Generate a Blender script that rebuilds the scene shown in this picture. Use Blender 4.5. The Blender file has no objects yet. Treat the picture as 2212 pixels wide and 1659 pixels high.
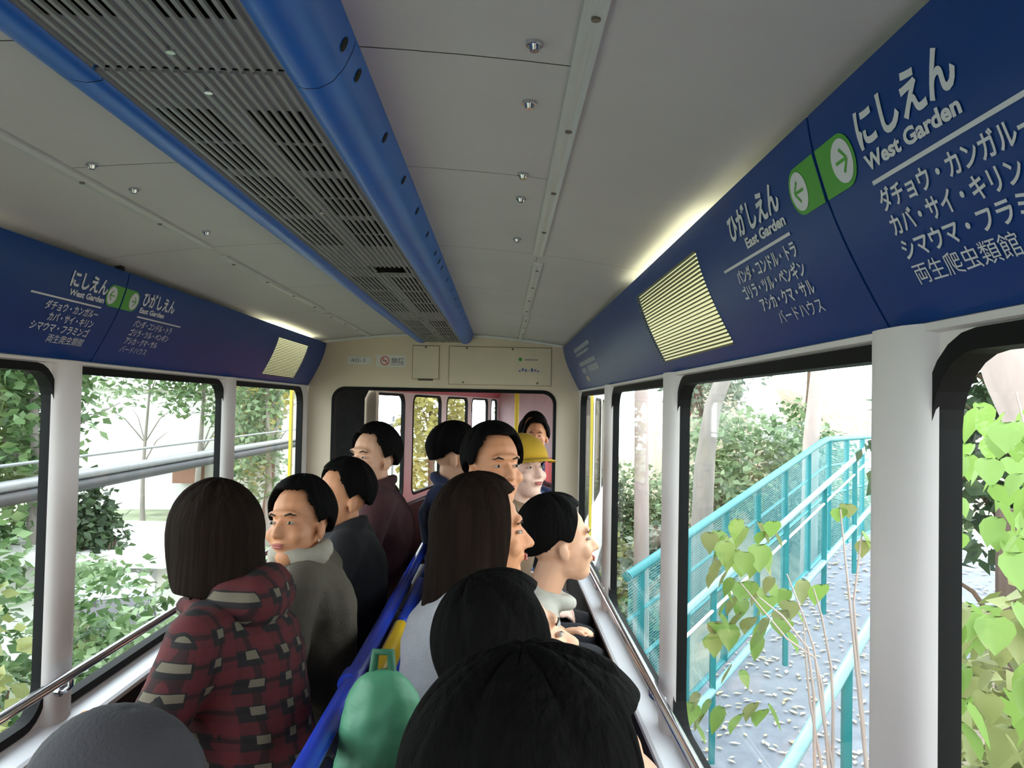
import bpy, math, random
import numpy as np
from mathutils import Vector, Matrix, Euler, Quaternion
R = math.radians
random.seed(7)
rng = np.random.default_rng(11)
scene = bpy.context.scene
col = scene.collection

# ------------------------------------------------------------------ camera, sky, exposure
# car frame: X right, Y along the car, Z up, origin on the floor under the lens
FOC, CX, CY, VPX, VPY, ROLL = 1720.0, 1106.0, 829.5, 1085.0, 876.0, 0.02
v = np.array([(VPX - CX) / FOC, (VPY - CY) / FOC, 1.0]); v /= np.linalg.norm(v)
u = np.array([math.sin(ROLL), -math.cos(ROLL), 0.0]); u -= u.dot(v) * v; u /= np.linalg.norm(u)
r = np.cross(v, u)
B = np.array([r, v, u])                      # rows: car axes in lens coordinates (x right, y down, z forward)
cam_data = bpy.data.cameras.new('camera')
cam_data.sensor_width = 36.0
cam_data.lens = FOC / 2212 * 36.0
cam_data.clip_start = 0.05; cam_data.clip_end = 300
cam = bpy.data.objects.new('camera', cam_data); col.objects.link(cam)
M = Matrix([[B[i][0], -B[i][1], -B[i][2]] for i in range(3)]).to_4x4()
M.translation = Vector((0.345, 0.0, 1.45))
cam.matrix_world = M
scene.camera = cam

world = bpy.data.worlds.new('overcast_sky'); scene.world = world; world.use_nodes = True
nt = world.node_tree; nt.nodes.clear()
wo = nt.nodes.new('ShaderNodeOutputWorld'); bg = nt.nodes.new('ShaderNodeBackground')
tc = nt.nodes.new('ShaderNodeTexCoord'); sep = nt.nodes.new('ShaderNodeSeparateXYZ'); ramp = nt.nodes.new('ShaderNodeValToRGB')
nt.links.new(tc.outputs['Generated'], sep.inputs[0]); nt.links.new(sep.outputs['Z'], ramp.inputs[0])
ramp.color_ramp.elements[0].position = 0.0; ramp.color_ramp.elements[0].color = (0.93, 0.95, 1.0, 1)
ramp.color_ramp.elements[1].position = 0.6; ramp.color_ramp.elements[1].color = (0.90, 0.95, 1.0, 1)
nt.links.new(ramp.outputs[0], bg.inputs[0]); nt.links.new(bg.outputs[0], wo.inputs[0])
bg.inputs[1].default_value = 7.5
scene.view_settings.view_transform = 'Standard'
scene.view_settings.look = 'None'
scene.view_settings.gamma = 1.0
scene.view_settings.use_curve_mapping = False
scene.view_settings.exposure = -0.30
LAMP_STRENGTH = 22.0
PANEL_GLOW = 0.90

# ------------------------------------------------------------------ materials
MATS = {}
def srgb(c):
    return tuple((x / 255 / 12.92) if x / 255 <= 0.04045 else ((x / 255 + 0.055) / 1.055) ** 2.4 for x in c)
def new_mat(name):
    m = bpy.data.materials.new(name); m.use_nodes = True; MATS[name] = m
    return m, m.node_tree, m.node_tree.nodes['Principled BSDF']
def mat(name, rgb, rough=0.5, metal=0.0, vary=0.06, vscale=8.0, bump=0.0, bscale=60.0, stretch=(1, 1, 1), spec=0.5, sheen=0.0, transl=0.0):
    """plain surface with a little cloudy variation of its own colour"""
    if name in MATS: return MATS[name]
    m, t, b = new_mat(name)
    c = srgb(rgb)
    co = t.nodes.new('ShaderNodeTexCoord'); mp = t.nodes.new('ShaderNodeMapping'); mp.inputs['Scale'].default_value = stretch
    t.links.new(co.outputs['Object'], mp.inputs[0])
    n = t.nodes.new('ShaderNodeTexNoise'); n.inputs['Scale'].default_value = vscale; n.inputs['Detail'].default_value = 3
    t.links.new(mp.outputs[0], n.inputs['Vector'])
    cr = t.nodes.new('ShaderNodeValToRGB')
    cr.color_ramp.elements[0].position = 0.3; cr.color_ramp.elements[1].position = 0.7
    cr.color_ramp.elements[0].color = tuple(x * (1 - vary) for x in c) + (1,)
    cr.color_ramp.elements[1].color = tuple(min(1, x * (1 + vary)) for x in c) + (1,)
    t.links.new(n.outputs['Fac'], cr.inputs[0]); t.links.new(cr.outputs[0], b.inputs['Base Color'])
    b.inputs['Roughness'].default_value = rough; b.inputs['Metallic'].default_value = metal
    b.inputs['Specular IOR Level'].default_value = spec
    if sheen: b.inputs['Sheen Weight'].default_value = sheen
    if bump:
        n2 = t.nodes.new('ShaderNodeTexNoise'); n2.inputs['Scale'].default_value = bscale; n2.inputs['Detail'].default_value = 2
        t.links.new(mp.outputs[0], n2.inputs['Vector'])
        bp = t.nodes.new('ShaderNodeBump'); bp.inputs['Strength'].default_value = bump; bp.inputs['Distance'].default_value = 0.01
        t.links.new(n2.outputs['Fac'], bp.inputs['Height']); t.links.new(bp.outputs[0], b.inputs['Normal'])
    if transl:
        tr = t.nodes.new('ShaderNodeBsdfTranslucent'); mx = t.nodes.new('ShaderNodeMixShader'); mx.inputs[0].default_value = transl
        t.links.new(cr.outputs[0], tr.inputs[0]); o = t.nodes['Material Output']
        t.links.new(b.outputs[0], mx.inputs[1]); t.links.new(tr.outputs[0], mx.inputs[2]); t.links.new(mx.outputs[0], o.inputs[0])
    return m
def glow(name, rgb, strength):
    if name in MATS: return MATS[name]
    m, t, b = new_mat(name)
    c = srgb(rgb)
    n = t.nodes.new('ShaderNodeTexNoise'); n.inputs['Scale'].default_value = 3
    b.inputs['Base Color'].default_value = c + (1,); b.inputs['Emission Color'].default_value = c + (1,)
    b.inputs['Emission Strength'].default_value = strength; b.inputs['Roughness'].default_value = 0.5
    return m
def glass(name, tint=(0.95, 0.99, 0.98)):
    if name in MATS: return MATS[name]
    m, t, b = new_mat(name); t.nodes.remove(b)
    tr = t.nodes.new('ShaderNodeBsdfTransparent'); tr.inputs[0].default_value = tint + (1,)
    gl = t.nodes.new('ShaderNodeBsdfGlossy'); gl.inputs['Roughness'].default_value = 0.02
    fr = t.nodes.new('ShaderNodeLayerWeight'); pw = t.nodes.new('ShaderNodeMath'); pw.operation = 'POWER'; pw.inputs[1].default_value = 5.0
    mu = t.nodes.new('ShaderNodeMath'); mu.operation = 'MULTIPLY_ADD'; mu.inputs[1].default_value = 0.30; mu.inputs[2].default_value = 0.015
    t.links.new(fr.outputs['Facing'], pw.inputs[0])
    mx = t.nodes.new('ShaderNodeMixShader')
    t.links.new(pw.outputs[0], mu.inputs[0]); t.links.new(mu.outputs[0], mx.inputs[0])
    t.links.new(tr.outputs[0], mx.inputs[1]); t.links.new(gl.outputs[0], mx.inputs[2])
    t.links.new(mx.outputs[0], t.nodes['Material Output'].inputs[0])
    return m
def plaid(name, base, bars, scale=11.0):
    """woven check: two sets of crossing stripes over a ground colour"""
    if name in MATS: return MATS[name]
    m, t, b = new_mat(name)
    co = t.nodes.new('ShaderNodeTexCoord')
    cur = t.nodes.new('ShaderNodeRGB'); cur.outputs[0].default_value = srgb(base) + (1,)
    sock = cur.outputs[0]
    for ax, rgb, ph, wd, amt, sc in bars:
        w = t.nodes.new('ShaderNodeTexWave'); w.wave_type = 'BANDS'; w.bands_direction = ax
        w.inputs['Scale'].default_value = sc; w.inputs['Phase Offset'].default_value = ph; w.inputs['Distortion'].default_value = 0.5
        w.inputs['Detail'].default_value = 0
        t.links.new(co.outputs['Object'], w.inputs['Vector'])
        th = t.nodes.new('ShaderNodeMath'); th.operation = 'GREATER_THAN'; th.inputs[1].default_value = wd
        t.links.new(w.outputs['Fac'], th.inputs[0])
        am = t.nodes.new('ShaderNodeMath'); am.operation = 'MULTIPLY'; am.inputs[1].default_value = amt
        t.links.new(th.outputs[0], am.inputs[0])
        mx = t.nodes.new('ShaderNodeMix'); mx.data_type = 'RGBA'
        t.links.new(am.outputs[0], mx.inputs[0]); t.links.new(sock, mx.inputs[6]); mx.inputs[7].default_value = srgb(rgb) + (1,)
        sock = mx.outputs[2]
    cr = None                                      # pale knots only where the two thread sets cross
    for ax, ph in (('X', 2.6), ('Z', 3.6)):
        w = t.nodes.new('ShaderNodeTexWave'); w.wave_type = 'BANDS'; w.bands_direction = ax; w.inputs['Scale'].default_value = bars[0][5]; w.inputs['Phase Offset'].default_value = ph; w.inputs['Distortion'].default_value = 0.5; w.inputs['Detail'].default_value = 0
        t.links.new(co.outputs['Object'], w.inputs['Vector']); th = t.nodes.new('ShaderNodeMath'); th.operation = 'GREATER_THAN'; th.inputs[1].default_value = 0.80; t.links.new(w.outputs['Fac'], th.inputs[0])
        if cr is None: cr = th
        else:
            mu = t.nodes.new('ShaderNodeMath'); mu.operation = 'MULTIPLY'; t.links.new(cr.outputs[0], mu.inputs[0]); t.links.new(th.outputs[0], mu.inputs[1]); cr = mu
    hf = t.nodes.new('ShaderNodeMath'); hf.operation = 'MULTIPLY'; hf.inputs[1].default_value = 0.75; t.links.new(cr.outputs[0], hf.inputs[0])
    mx = t.nodes.new('ShaderNodeMix'); mx.data_type = 'RGBA'; t.links.new(hf.outputs[0], mx.inputs[0]); t.links.new(sock, mx.inputs[6]); mx.inputs[7].default_value = srgb((112, 103, 86)) + (1,); sock = mx.outputs[2]
    t.links.new(sock, b.inputs['Base Color']); b.inputs['Roughness'].default_value = 0.9
    return m

# ------------------------------------------------------------------ mesh builder
class MB:
    def __init__(s): s.v = []; s.f = []; s.m = []; s.s = []
    def add(s, vs, fs, m=0, smooth=False):
        o = len(s.v); s.v += [tuple(float(c) for c in p) for p in vs]
        for f in fs: s.f.append(tuple(i + o for i in f)); s.m.append(m); s.s.append(smooth)
        return s
    def quad(s, a, b, c, d, m=0): return s.add([a, b, c, d], [(0, 1, 2, 3)], m)
    def box(s, lo, hi, m=0, mx=None):
        x0, y0, z0 = lo; x1, y1, z1 = hi
        vs = [(x0,y0,z0),(x1,y0,z0),(x1,y1,z0),(x0,y1,z0),(x0,y0,z1),(x1,y0,z1),(x1,y1,z1),(x0,y1,z1)]
        if mx is not None: vs = [mx @ Vector(p) for p in vs]
        return s.add(vs, [(0,3,2,1),(4,5,6,7),(0,1,5,4),(1,2,6,5),(2,3,7,6),(3,0,4,7)], m)
    def bar(s, a, b, w, h, m=0):
        a = Vector(a); b = Vector(b); d = (b - a); L = d.length; d.normalize()
        up = Vector((0, 0, 1)) if abs(d.z) < 0.95 else Vector((1, 0, 0))
        x = d.cross(up).normalized(); z = x.cross(d)
        vs = []
        for p in (a, b):
            for sx, sz in ((-1,-1),(1,-1),(1,1),(-1,1)): vs.append(p + x * (sx * w / 2) + z * (sz * h / 2))
        return s.add(vs, [(3,2,1,0),(4,5,6,7),(0,1,5,4),(1,2,6,5),(2,3,7,6),(3,0,4,7)], m)
    def tube(s, pts, rad, n=12, m=0, caps=True, smooth=True):
        pts = [Vector(p) for p in pts]; rads = rad if isinstance(rad, (list, tuple)) else [rad] * len(pts)
        rings = []; prev = None
        for i, p in enumerate(pts):
            d = (pts[min(i+1, len(pts)-1)] - pts[max(i-1, 0)]).normalized()
            if prev is None:
                up = Vector((0, 0, 1)) if abs(d.z) < 0.9 else Vector((1, 0, 0)); x = d.cross(up).normalized()
            else: x = (prev - d * prev.dot(d)).normalized()
            prev = x; y = d.cross(x)
            rings.append([p + (x * math.cos(2*math.pi*k/n) + y * math.sin(2*math.pi*k/n)) * rads[i] for k in range(n)])
        vs = [q for rr in rings for q in rr]; fs = []
        for i in range(len(pts) - 1):
            for k in range(n): fs.append((i*n+k, i*n+(k+1)%n, (i+1)*n+(k+1)%n, (i+1)*n+k))
        s.add(vs, fs, m, smooth)
        if caps: s.add(rings[0], [tuple(range(n))[::-1]], m); s.add(rings[-1], [tuple(range(n))], m)
        return s
    def ell(s, c, rad, rot=None, nu=16, nv=10, m=0):
        c = Vector(c); rx, ry, rz = rad; vs = [(0,0,rz)]; fs = []
        for i in range(1, nv):
            th = math.pi * i / nv
            for k in range(nu):
                ph = 2*math.pi*k/nu; vs.append((rx*math.sin(th)*math.cos(ph), ry*math.sin(th)*math.sin(ph), rz*math.cos(th)))
        vs.append((0,0,-rz))
        for k in range(nu): fs.append((0, 1+k, 1+(k+1)%nu))
        for i in range(nv-2):
            for k in range(nu): fs.append((1+i*nu+k, 1+(i+1)*nu+k, 1+(i+1)*nu+(k+1)%nu, 1+i*nu+(k+1)%nu))
        b = 1+(nv-2)*nu
        for k in range(nu): fs.append((b+k, len(vs)-1, b+(k+1)%nu))
        vs = [(rot @ Vector(p) if rot is not None else Vector(p)) + c for p in vs]
        return s.add(vs, fs, m, True)
    def cap(s, a, b, ra, rb, n=14, m=0):
        """tapered capsule: a closed tube with round ends"""
        a = Vector(a); b = Vector(b); d = (b - a); L = max(d.length, 1e-6); d = d / L
        pts = []; rr = []
        for k in range(1, 5):
            an = math.pi/2 * (1 - k/4); pts.append(a - d * (ra * math.sin(an))); rr.append(max(ra * math.cos(an), 1e-4))
        for k in range(4):
            an = math.pi/2 * (k/4); pts.append(b + d * (rb * math.sin(an))); rr.append(rb * math.cos(an))
        pts.append(b + d * rb * 0.995); rr.append(rb * 0.06)
        return s.tube(pts, rr, n, m)
    def sweep(s, prof, y0, y1, m=0, closed=False, smooth=True, caps=False):
        """profile of (x, z) pairs drawn along Y"""
        n = len(prof); vs = [(x, y0, z) for x, z in prof] + [(x, y1, z) for x, z in prof]
        fs = [(i, (i+1)%n, (i+1)%n+n, i+n) for i in range(n if closed else n-1)]
        s.add(vs, fs, m, smooth)
        if caps: s.add(vs[:n], [tuple(range(n))[::-1]], m); s.add(vs[n:], [tuple(range(n))], m)
        return s
    def build(s, name, mats, parent=None, loc=None, auto=35):
        me = bpy.data.meshes.new(name); me.from_pydata(s.v, [], s.f); me.validate()
        for mm in (mats if isinstance(mats, (list, tuple)) else [mats]): me.materials.append(mm)
        if len(me.polygons) == len(s.f):
            me.polygons.foreach_set('material_index', s.m); me.polygons.foreach_set('use_smooth', s.s)
        me.update()
        o = bpy.data.objects.new(name, me); col.objects.link(o)
        if parent is not None: o.parent = parent
        if loc is not None: o.location = loc
        return o
def tag(o, label=None, cat=None, group=None, kind=None):
    if label: o['label'] = label
    if cat: o['category'] = cat
    if group: o['group'] = group
    if kind: o['kind'] = kind
    return o
def empty(name, loc, label, cat, group=None, rz=0.0):
    o = bpy.data.objects.new(name, None); col.objects.link(o); o.location = loc; o.rotation_euler = (0, 0, rz)
    o.empty_display_size = 0.1
    return tag(o, label, cat, group)
def children(o): return [c for c in bpy.data.objects if c.parent == o]
def copy_tree(o, parent=None):
    c = o.copy(); col.objects.link(c); c.parent = parent
    for ch in children(o): copy_tree(ch, c)
    return c
# ------------------------------------------------------------------ car shell
CREAM = mat('cream_wall_paint', (222, 216, 214), 0.5, vary=0.03)
ENDW = mat('beige_end_wall', (204, 189, 166), 0.55, vary=0.05, vscale=4)
CEIL = mat('pale_ceiling_laminate', (188, 186, 187), 0.6, vary=0.03, vscale=5)
DARKGAP = mat('dark_gap', (30, 29, 28), 0.9)
BLACK = mat('black_rubber', (11, 11, 12), 0.7, spec=0.2)
LINING = mat('dark_brown_lining', (44, 36, 38), 0.8, vary=0.15, bump=0.15, bscale=90)
FLOORM = mat('dark_floor', (52, 50, 50), 0.7, vary=0.15)
ALU = mat('brushed_aluminium', (196, 199, 198), 0.4, 0.15, vary=0.05, stretch=(40, 1, 40))
SILL = mat('white_sill', (222, 222, 228), 0.3, vary=0.02)
STEEL = mat('polished_steel', (205, 206, 214), 0.18, 1.0, vary=0.02)
BLUE = mat('blue_panel_lacquer', (9, 58, 128), 0.38, vary=0.05, vscale=5, spec=0.25)
REDP = mat('red_panel_lacquer', (170, 40, 62), 0.35, vary=0.05)
WHITEP = mat('white_print', (214, 216, 222), 0.5, vary=0.02)
GREENP = mat('green_print', (76, 160, 52), 0.45, vary=0.03)
GLASS = glass('window_glass')
YELLOW = mat('yellow_paint', (214, 190, 30), 0.45)

WX, SILLZ, WTOP, COVEZ = 0.80, 0.630, 1.5325, 1.548
PILLARS = [-1.60, -0.35, 0.88, 2.09, 3.32, 4.55]
Y0, Y1 = -1.66, 4.70
def ceil_z(x): return 1.871 - 0.118 * x * x

def rounded(y0, y1, z0, z1, r, n=6):
    """corner-first outline (counter-clockwise), with the matching corner of the bare rectangle"""
    out = []; cor = []
    for (cy, cz, a0, ry, rz) in ((y1-r, z1-r, 0, y1, z1), (y0+r, z1-r, 90, y0, z1), (y0+r, z0+r, 180, y0, z0), (y1-r, z0+r, 270, y1, z0)):
        for k in range(n+1):
            a = R(a0 + 90*k/n); out.append((cy + r*math.cos(a), cz + r*math.sin(a))); cor.append((ry, rz))
    return out, cor

def car_shell(side_y0, side_y1, bays, cove_mat=None, tf=None, n0=0, both=True):
    """side walls with rounded window holes, windows, pillars, sills, hand rails; objects moved by tf"""
    objs = []
    def fin(o, kind='structure'):
        o['kind'] = kind
        if tf is not None: o.matrix_world = tf
        objs.append(o); return o
    num = n0
    for sd, side in ((-1, 'left'), (1, 'right')):
        X = sd * WX; XO = sd * (WX + 0.024)
        w = MB()
        ys = sorted(set([side_y0, side_y1] + [y for b in bays for y in b]))
        # bands below and above the windows, with thickness
        for (za, zb) in ((0.0, 0.60), (1.56, 1.86)): w.box((min(X, XO), side_y0, za), (max(X, XO), side_y1, zb))
        prev = side_y0
        for (a, b) in bays:
            if a > prev + 1e-4: w.box((min(X, XO), prev, 0.60), (max(X, XO), a, 1.56))
            prev = b
            ol, cor = rounded(a+0.005, b-0.005, SILLZ, WTOP, 0.095)
            cor = [(a if cy < (a+b)/2 else b, 0.60 if cz < 1 else 1.56) for cy, cz in cor]
            n = len(ol)
            for XX in (X, XO):
                vs = [(XX, y, z) for y, z in ol] + [(XX, y, z) for y, z in cor]
                w.add(vs, [(i, (i+1)%n, (i+1)%n+n, i+n) for i in range(n)])
            vs = [(X, y, z) for y, z in ol] + [(XO, y, z) for y, z in ol]
            w.add(vs, [(i, (i+1)%n, (i+1)%n+n, i+n) for i in range(n)])
        if prev < side_y1 - 1e-4: w.box((min(X, XO), prev, 0.60), (max(X, XO), side_y1, 1.56))
        wall = fin(w.build('wall_' + side, CREAM))
        # windows: black gasket ring and glass
        for (a, b) in bays:
            num += 1
            ol, _ = rounded(a+0.004, b-0.004, SILLZ-0.001, WTOP+0.001, 0.096)
            il, _ = rounded(a+0.022, b-0.022, SILLZ+0.022, WTOP-0.020, 0.078)
            n = len(ol); g = MB(); xi = X - sd*0.006; xo = X + sd*0.027
            ring = [(xi, y, z) for y, z in ol] + [(xi, y, z) for y, z in il] + [(xo, y, z) for y, z in il] + [(xo, y, z) for y, z in ol]
            for q in range(4):
                p = (q+1) % 4
                g.add(ring, [(q*n+i, q*n+(i+1)%n, p*n+(i+1)%n, p*n+i) for i in range(n)], 0, False)
            win = fin(g.build('window_%d' % num, BLACK))
            gl = MB(); gx0 = X + sd*0.014; gx1 = X + sd*0.019
            for gx in (gx0, gx1): gl.add([(gx, y, z) for y, z in il], [tuple(range(n))])
            gl.build('pane', GLASS, win)
    return objs

BAYS = [(PILLARS[i] - 0.012, PILLARS[i+1] - 0.03) for i in range(5)]
BAYS[-1] = (3.308, 4.575)
car_shell(Y0, Y1, BAYS)

# pillar covers standing in front of the wall between the windows
def pillar_profile(sd, yc, hw):
    X = sd*WX; pts = []
    for dy, dx in ((-hw, 0.0), (-hw+0.004, 0.008), (-hw*0.78, 0.017), (-hw*0.45, 0.024), (0.0, 0.026), (hw*0.45, 0.0265), (hw*0.80, 0.024), (hw*0.96, 0.016), (hw, 0.006), (hw, 0.0)):
        pts.append((X - sd*dx, yc + dy))
    return pts
num = 0
for sd, side in ((-1, 'left'), (1, 'right')):
    for yc in PILLARS[1:5]:
        p = pillar_profile(sd, yc, 0.056); m = MB(); n = len(p)
        vs = [(x, y, 0.605) for x, y in p] + [(x, y, 1.545) for x, y in p]
        m.add(vs, [(i, i+1, i+1+n, i+n) for i in range(n-1)], 0, True)
        m.add(vs, [tuple(range(n))]); m.add(vs, [tuple(range(n, 2*n))])
        num += 1
        o = m.build('trim_%d' % num, CREAM); o['kind'] = 'structure'
    # dark lining under the windows and the white sill ledge
    m = MB(); xa = sd*(WX-0.001); xb = sd*0.745
    m.sweep([(xa, 0.02), (xb, 0.02), (sd*0.742, 0.05), (sd*0.742, 0.58), (xa, 0.58)], Y0+0.02, Y1-0.003, closed=True, smooth=False, caps=True)
    o = m.build('baseboard_' + side, LINING); o['kind'] = 'structure'
    m = MB()
    m.sweep([(sd*0.799, 0.583), (sd*0.739, 0.583), (sd*0.733, 0.59), (sd*0.734, 0.601), (sd*0.742, 0.607), (sd*0.790, 0.618), (sd*0.799, 0.625)], Y0+0.02, Y1-0.003, closed=True, smooth=False, caps=True)
    num += 1
    o = m.build('trim_%d' % num, SILL); o['kind'] = 'structure'
    # thin lip where the blue panel meets the window wall
    m = MB(); m.sweep([(sd*0.799, 1.535), (sd*0.788, 1.537), (sd*0.788, 1.545), (sd*0.799, 1.548)], Y0+0.02, Y1-0.003, closed=True, smooth=False, caps=True)
    num += 1
    o = m.build('trim_%d' % num, CREAM); o['kind'] = 'structure'

# ceiling: separate laminate sheets with open joints and dark backing above
SEAMS = [-1.64, -0.9, -0.3, 0.45, 0.925, 1.392, 2.085, 2.80, 3.46, 4.06, 4.698]
m = MB(); xs = [-0.79 + 1.58*i/24 for i in range(25)]
WIDE = [-1.64, -0.3, 2.085, 3.46, 4.698]
for a, b, zones in [(a, b, ((-0.43, -0.19), (-0.19, 0.155), (0.155, 0.43))) for a, b in zip(SEAMS[:-1], SEAMS[1:])] + [(a, b, ((-0.79, -0.43), (0.43, 0.79))) for a, b in zip(WIDE[:-1], WIDE[1:])]:
    for (xa, xb) in zones:
        n = max(4, int((xb-xa)*16)); px = [xa + 0.0005 + (xb-xa-0.001)*i/n for i in range(n+1)]
        m.sweep([(x, ceil_z(x)) for x in px], a+0.0011, b-0.0011, 0, smooth=True)
m.sweep([(x, ceil_z(x)+0.004) for x in xs], Y0, Y1, 1, smooth=True)
o = m.build('ceiling', [CEIL, mat('ceiling_joint', (96, 88, 80), 0.9)]); o['kind'] = 'structure'
# floor
m = MB(); m.box((-0.85, Y0-0.06, -0.06), (0.85, Y1+0.06, 0.0))
o = m.build('floor', FLOORM); o['kind'] = 'structure'
# roof skin over the ceiling, keeps the daylight out
m = MB(); m.sweep([(-0.86, 1.86), (-0.80, 1.93), (0, 1.97), (0.80, 1.93), (0.86, 1.86)], Y0-0.06, Y1+0.06, smooth=True)
o = m.build('roof', CREAM); o['kind'] = 'structure'
# rear end wall behind the camera
m = MB(); m.box((-0.85, Y0-0.06, 0.0), (0.85, Y0, 1.95)); o = m.build('wall_rear', ENDW); o['kind'] = 'structure'

# front end wall with the rounded doorway
DX0, DX1, DZT = -0.655, 0.660, 1.540
m = MB()
def arch(x0, x1, zt, r, n=8):
    pts = [(x0, 0.0), (x0, zt-r)]
    pts += [(x0 + r - r*math.cos(R(90*k/n)), zt - r + r*math.sin(R(90*k/n))) for k in range(1, n+1)]
    pts += [(x1 - r + r*math.sin(R(90*k/n)), zt - r + r*math.cos(R(90*k/n))) for k in range(0, n+1)]
    pts += [(x1, 0.0)]
    return pts
inn = arch(DX0, DX1, DZT, 0.075)
def outer_pt(x, z):
    if z >= DZT - 0.075 - 1e-6 and (x < DX0+0.075+1e-6): t = (x-DX0)/0.075; return (-0.80 + t*0.12, 1.80 if t > 0 else DZT-0.075)
    if z >= DZT - 0.075 - 1e-6 and (x > DX1-0.075-1e-6): t = (DX1-x)/0.075; return (0.80 - t*0.12, 1.80 if t > 0 else DZT-0.075)
    return (-0.80 if x < 0 else 0.80, z)
out = [outer_pt(x, z) for x, z in inn]; n = len(inn)
for y in (Y1, Y1+0.06):
    m.add([(x, y, z) for x, z in inn] + [(x, y, z) for x, z in out], [(i, i+1, i+1+n, i+n) for i in range(n-1)])
xs2 = [-0.80 + 1.6*i/20 for i in range(21)]
for y in (Y1, Y1+0.06):
    m.add([(x, y, 1.80) for x in xs2] + [(x, y, ceil_z(x)+0.03) for x in xs2], [(i, i+1, i+22, i+21) for i in range(20)])
m.add([(x, Y1, z) for x, z in inn] + [(x, Y1+0.06, z) for x, z in inn], [(i, i+1, i+1+n, i+n) for i in range(n-1)])
o = m.build('wall_front', ENDW); o['kind'] = 'structure'
# black rubber edge round the doorway
m = MB(); a1 = arch(DX0-0.004, DX1+0.004, DZT+0.004, 0.079); a2 = arch(DX0+0.012, DX1-0.012, DZT-0.016, 0.065)
for pa, ya, pb, yb in ((a1, Y1-0.006, a2, Y1-0.006), (a2, Y1-0.006, a2, Y1+0.07), (a1, Y1-0.006, a1, Y1+0.0)):
    m.add([(x, ya, z) for x, z in pa] + [(x, yb, z) for x, z in pb], [(i, i+1, i+1+n, i+n) for i in range(n-1)])
o = m.build('door_1', BLACK); o['kind'] = 'structure'
# white bead between ceiling and end wall
m = MB(); px = [-0.70 + 1.40*i/24 for i in range(25)]
m.tube([(x, Y1-0.008, ceil_z(x)-0.008) for x in px], 0.010, 8)
num += 1
o = m.build('trim_%d' % num, mat('white_bead', (206, 206, 206), 0.4)); o['kind'] = 'structure'
# yellow safety edges on the outer corners of the car
for sd in (-1, 1):
    m = MB(); num += 1
    m.box((min(sd*0.852, sd*0.866), 4.55, SILLZ), (max(sd*0.852, sd*0.866), 4.585, WTOP))
    o = m.build('trim_%d' % num, YELLOW); o['kind'] = 'structure'

# things on the end wall
PALEP = mat('beige_hatch_paint', (204, 192, 168), 0.5, vary=0.04)
GREYL = mat('grey_hatch_edge', (150, 132, 110), 0.7)
def hatch(x0, x1, z0, z1, label, screws):
    e = empty('access_hatch', ((x0+x1)/2, Y1, z0), label, 'hatch')
    cx, cz = (x0+x1)/2, z0
    m = MB(); m.box((x0-0.004-cx, -0.002, z0-0.004-cz), (x1+0.004-cx, -0.0002, z1+0.004-cz)); m.build('edge_gap', GREYL, e)
    m = MB(); m.box((x0-cx, -0.006, z0-cz), (x1-cx, -0.0002, z1-cz)); m.build('cover', PALEP, e)
    for sx, sz in screws:
        m = MB(); m.tube([(sx-cx, -0.010, sz-cz), (sx-cx, -0.0055, sz-cz)], 0.007, 8); m.build('screw', mat('dull_screw', (120, 112, 100), 0.4, 0.6), e)
    return e
h = hatch(0.028, 0.628, 1.572, 1.792, 'wide beige cover hatch over the right half of the doorway', [(0.13, 1.785), (0.40, 1.783), (0.11, 1.582), (0.55, 1.585)])
m = MB(); m.bar((0.512, -0.008, 1.590-1.572), (0.524, -0.008, 1.603-1.572), 0.004, 0.006); m.build('latch', STEEL, h)
h = hatch(-0.187, -0.035, 1.60, 1.792, 'narrow beige cover hatch in the middle above the doorway', [(-0.112, 1.785)])
m = MB(); m.box((-0.155+0.111, -0.008, 1.588-1.60), (-0.067+0.111, -0.0002, 1.600-1.60)); m.build('finger_slot', mat('slot_dark', (66, 58, 50), 0.7), h)

# stickers with print
STK = mat('sticker_film', (204, 202, 200), 0.4, vary=0.02)
def text_mesh(body, size, align='LEFT', bold=0.0):
    cu = bpy.data.curves.new('lettering_source', 'FONT'); cu.body = body; cu.size = size; cu.align_x = align; cu.offset = bold
    cu.resolution_u = 3
    to = bpy.data.objects.new('lettering_source', cu); col.objects.link(to)
    dg = bpy.context.evaluated_depsgraph_get(); me = bpy.data.meshes.new_from_object(to.evaluated_get(dg))
    vs = [tuple(p.co[:2]) for p in me.vertices]; fs = [tuple(p.vertices) for p in me.polygons]
    bpy.data.objects.remove(to); bpy.data.curves.remove(cu); bpy.data.meshes.remove(me)
    return vs, fs
def flat_text(mb, body, x, z, size, y, bold=0.0, width=None, m=0):
    vs, fs = text_mesh(body, size, 'LEFT', bold)
    if not vs: return
    x0 = min(p[0] for p in vs); x1 = max(p[0] for p in vs); k = (width/(x1-x0)) if width else 1.0
    mb.add([(x + (p[0]-x0)*k, y, z + p[1]) for p in vs], fs, m)
GREYINK = mat('grey_ink', (118, 116, 120), 0.6); REDINK = mat('red_ink', (200, 84, 80), 0.6)
def sticker(x0, x1, z0, z1, label):
    e = empty('sticker', ((x0+x1)/2, Y1-0.0005, z0), label, 'sticker')
    m = MB(); m.box((x0-(x0+x1)/2, -0.001, 0), (x1-(x0+x1)/2, 0.0, z1-z0)); m.build('film', STK, e)
    return e, (x0+x1)/2, z0
e, cx, cz = sticker(-0.572, -0.432, 1.676, 1.722, 'small white car number sticker at the left above the doorway')
m = MB(); flat_text(m, '40-1', -0.555-cx, 0.012, 0.034, -0.0016, 0.0, 0.085); m.build('lettering', GREYINK, e)
e, cx, cz = sticker(-0.404, -0.226, 1.664, 1.734, 'white no smoking sticker with red ring above the doorway')
m = MB(); c0 = (-0.352-cx, 1.700-cz)
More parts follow.
